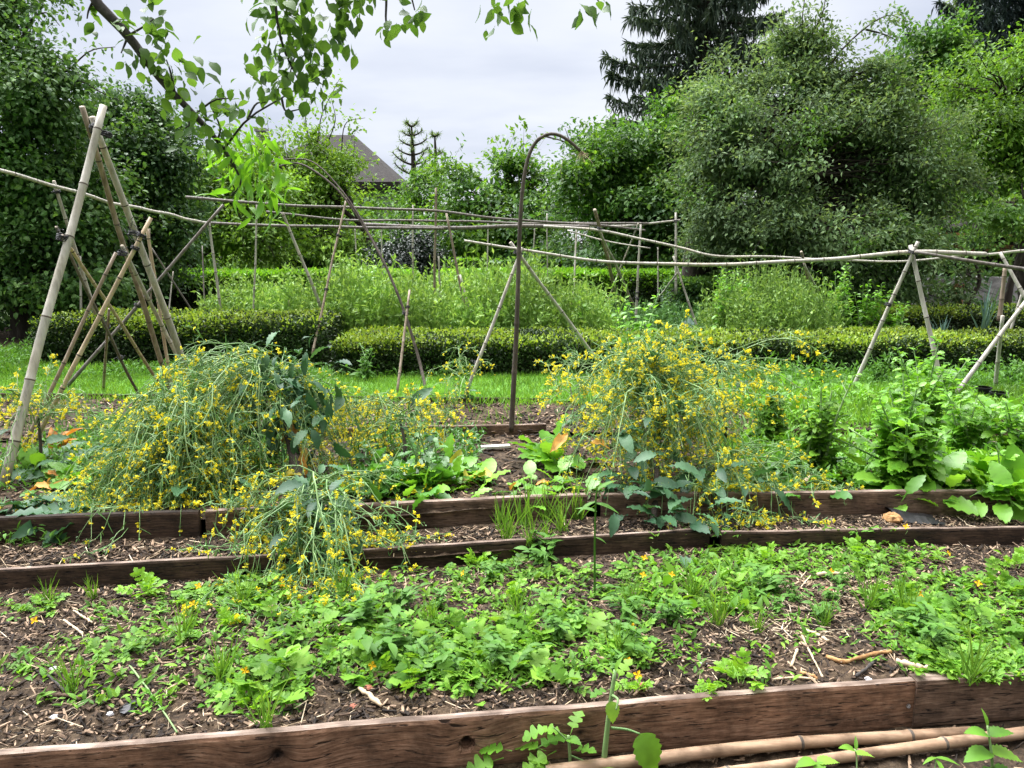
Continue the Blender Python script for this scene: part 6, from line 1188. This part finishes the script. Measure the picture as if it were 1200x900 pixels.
for px, py, n, sp in ((330, 20, 12, .05), (345, 55, 14, .05), (362, 90, 12, .04), (330, 80, 8, .04), (375, 30, 12, .05), (352, 5, 14, .06), (400, 12, 7, .04), (315, 10, 8, .04), (385, 65, 5, .03), (372, 100, 4, .03), (318, 55, 3, .025), (415, 10, 5, .03), (452, 28, 2, .01), (482, 22, 4, .02), (475, 2, 4, .03), (575, 5, 6, .03), (617, 0, 4, .025), (684, 10, 2, .01), (704, 5, 2, .012), (430, -5, 5, .03), (405, 45, 2, .02), (320, 98, 3, .02)): leaves_at(at(px, py, Yb - .1), int(n * 2.8), sp, .026, .056, 0, .8)
for px, py, n, sp in ((275, 175, 14, .05), (285, 200, 24, .055), (300, 205, 22, .06), (262, 190, 10, .05), (315, 212, 12, .05), (270, 215, 12, .05), (300, 228, 12, .05), (310, 245, 6, .03), (268, 160, 6, .03)): leaves_at(at(px + 3, py - 8, Yb + .1), int(n * 1.15), sp * .85, .038, .072, 1, .8, WIL)
g.build('branch', M['branch'], parent=ap_, origin=ob, smooth=True); lf.build('leaves', [M['overhang'], M['overhang_light']], parent=ap_, origin=ob, smooth=True)
# ------------------------------------------------------------------ sky, sun, camera
w = bpy.data.worlds.new('World'); SC.world = w; w.use_nodes = True; nt = w.node_tree; nt.nodes.clear(); N = nt.nodes.new; L = nt.links.new
SUN_EL, SUN_AZ = radians(62), radians(-50)                        # high on the left, behind thin cloud
sky = N('ShaderNodeTexSky'); sky.sky_type = 'NISHITA'; sky.sun_disc = False; sky.sun_elevation = SUN_EL; sky.sun_rotation = SUN_AZ
tc = N('ShaderNodeTexCoord'); sp = N('ShaderNodeSeparateXYZ'); L(tc.outputs['Generated'], sp.inputs[0])
def Mt(op, a, b=None):
    n = N('ShaderNodeMath'); n.operation = op
    for i, v in enumerate((a, b)):
        if v is None: continue
        if isinstance(v, (int, float)): n.inputs[i].default_value = v
        else: L(v, n.inputs[i])
    return n.outputs[0]
# cloud deck: project the view direction on a flat layer so that bands shrink towards the horizon
zz = Mt('MAXIMUM', sp.outputs[2], .03); px_ = Mt('DIVIDE', sp.outputs[0], Mt('ADD', zz, .12)); py_ = Mt('DIVIDE', sp.outputs[1], Mt('ADD', zz, .12))
cb = N('ShaderNodeCombineXYZ'); L(px_, cb.inputs[0]); L(py_, cb.inputs[1])
mp = N('ShaderNodeMapping'); mp.inputs['Scale'].default_value = (.42, .55, 1); mp.inputs['Location'].default_value = (3.1, 1.2, 0); L(cb.outputs[0], mp.inputs[0])
no = N('ShaderNodeTexNoise'); no.inputs['Scale'].default_value = 1.0; no.inputs['Detail'].default_value = 6; no.inputs['Roughness'].default_value = .5; L(mp.outputs[0], no.inputs['Vector'])
cr = N('ShaderNodeValToRGB'); ramp(cr, [(.38, (.6, .65, .78)), (.5, (.77, .81, .905)), (.62, (.9, .92, .97))]); L(no.outputs[0], cr.inputs[0])
br = N('ShaderNodeMapRange'); br.inputs[1].default_value = .3; br.inputs[2].default_value = 1.0; br.inputs[3].default_value = 1.0; br.inputs[4].default_value = ZENITH; L(sp.outputs[2], br.inputs[0])
dt = N('ShaderNodeVectorMath'); dt.operation = 'DOT_PRODUCT'; L(tc.outputs['Generated'], dt.inputs[0]); dt.inputs[1].default_value = (sin(SUN_AZ) * cos(SUN_EL), cos(SUN_AZ) * cos(SUN_EL), sin(SUN_EL))
gl = N('ShaderNodeMapRange'); gl.inputs[1].default_value = .72; gl.inputs[2].default_value = 1.0; gl.inputs[3].default_value = 0; gl.inputs[4].default_value = 1; L(dt.outputs['Value'], gl.inputs[0])
glow = Mt('ADD', br.outputs[0], Mt('MULTIPLY', Mt('MULTIPLY', gl.outputs[0], gl.outputs[0]), GLOW))   # bright sky patch added round the sun to make the light more directional
fb = N('ShaderNodeMapRange'); fb.inputs[1].default_value = -.8; fb.inputs[2].default_value = .3; fb.inputs[3].default_value = .4; fb.inputs[4].default_value = 1.0; L(sp.outputs[1], fb.inputs[0])   # unseen sky behind the viewer dimmed, added to deepen shade on front faces
vs = N('ShaderNodeVectorMath'); vs.operation = 'SCALE'; L(cr.outputs[0], vs.inputs[0]); L(Mt('MULTIPLY', glow, fb.outputs[0]), vs.inputs['Scale'])
b1 = N('ShaderNodeBackground'); L(sky.outputs[0], b1.inputs[0]); b1.inputs[1].default_value = .1
wm = N('ShaderNodeMapRange'); wm.inputs[1].default_value = .3; wm.inputs[2].default_value = .7; L(sp.outputs[2], wm.inputs[0]); mxw = N('ShaderNodeMix'); mxw.data_type = 'RGBA'; mxw.blend_type = 'MULTIPLY'; L(wm.outputs[0], mxw.inputs[0]); L(vs.outputs[0], mxw.inputs[6]); mxw.inputs[7].default_value = (1.07, 1.0, .89, 1)   # warmer light near the veiled sun overhead
b2 = N('ShaderNodeBackground'); L(mxw.outputs[2], b2.inputs[0]); b2.inputs[1].default_value = CLOUD
ms = N('ShaderNodeMixShader'); ms.inputs[0].default_value = .93; L(b1.outputs[0], ms.inputs[1]); L(b2.outputs[0], ms.inputs[2])
out = N('ShaderNodeOutputWorld'); L(ms.outputs[0], out.inputs[0])
sl = bpy.data.lights.new('sun', 'SUN'); sl.energy = 1.5; sl.angle = radians(12); sl.color = (1, .96, .9); so_ = bpy.data.objects.new('sun', sl); COL.objects.link(so_)
# sky sun_rotation turns clockwise from +Y seen from above
dx, dy = sin(SUN_AZ) * cos(SUN_EL), cos(SUN_AZ) * cos(SUN_EL)
from mathutils import Vector
so_.rotation_euler = Vector((dx, dy, sin(SUN_EL))).to_track_quat('Z', 'Y').to_euler()
cam = bpy.data.cameras.new('camera'); co = bpy.data.objects.new('camera', cam); COL.objects.link(co); co.location = (0, 0, EYE); co.rotation_euler = (pi / 2 - TH, 0, 0)
cam.sensor_width = 36; cam.lens = 36 * F / 1200; cam.clip_end = 2000; cam.clip_start = .02; SC.camera = co
SC.view_settings.view_transform = 'Standard'; SC.view_settings.look = 'None'; SC.view_settings.gamma = 1; SC.view_settings.use_curve_mapping = False; SC.view_settings.exposure = EXPO
SC.cycles.max_bounces = 8; SC.cycles.diffuse_bounces = 4; SC.cycles.glossy_bounces = 2; SC.cycles.transmission_bounces = 5; SC.cycles.transparent_max_bounces = 4; SC.cycles.caustics_reflective = False; SC.cycles.caustics_refractive = False
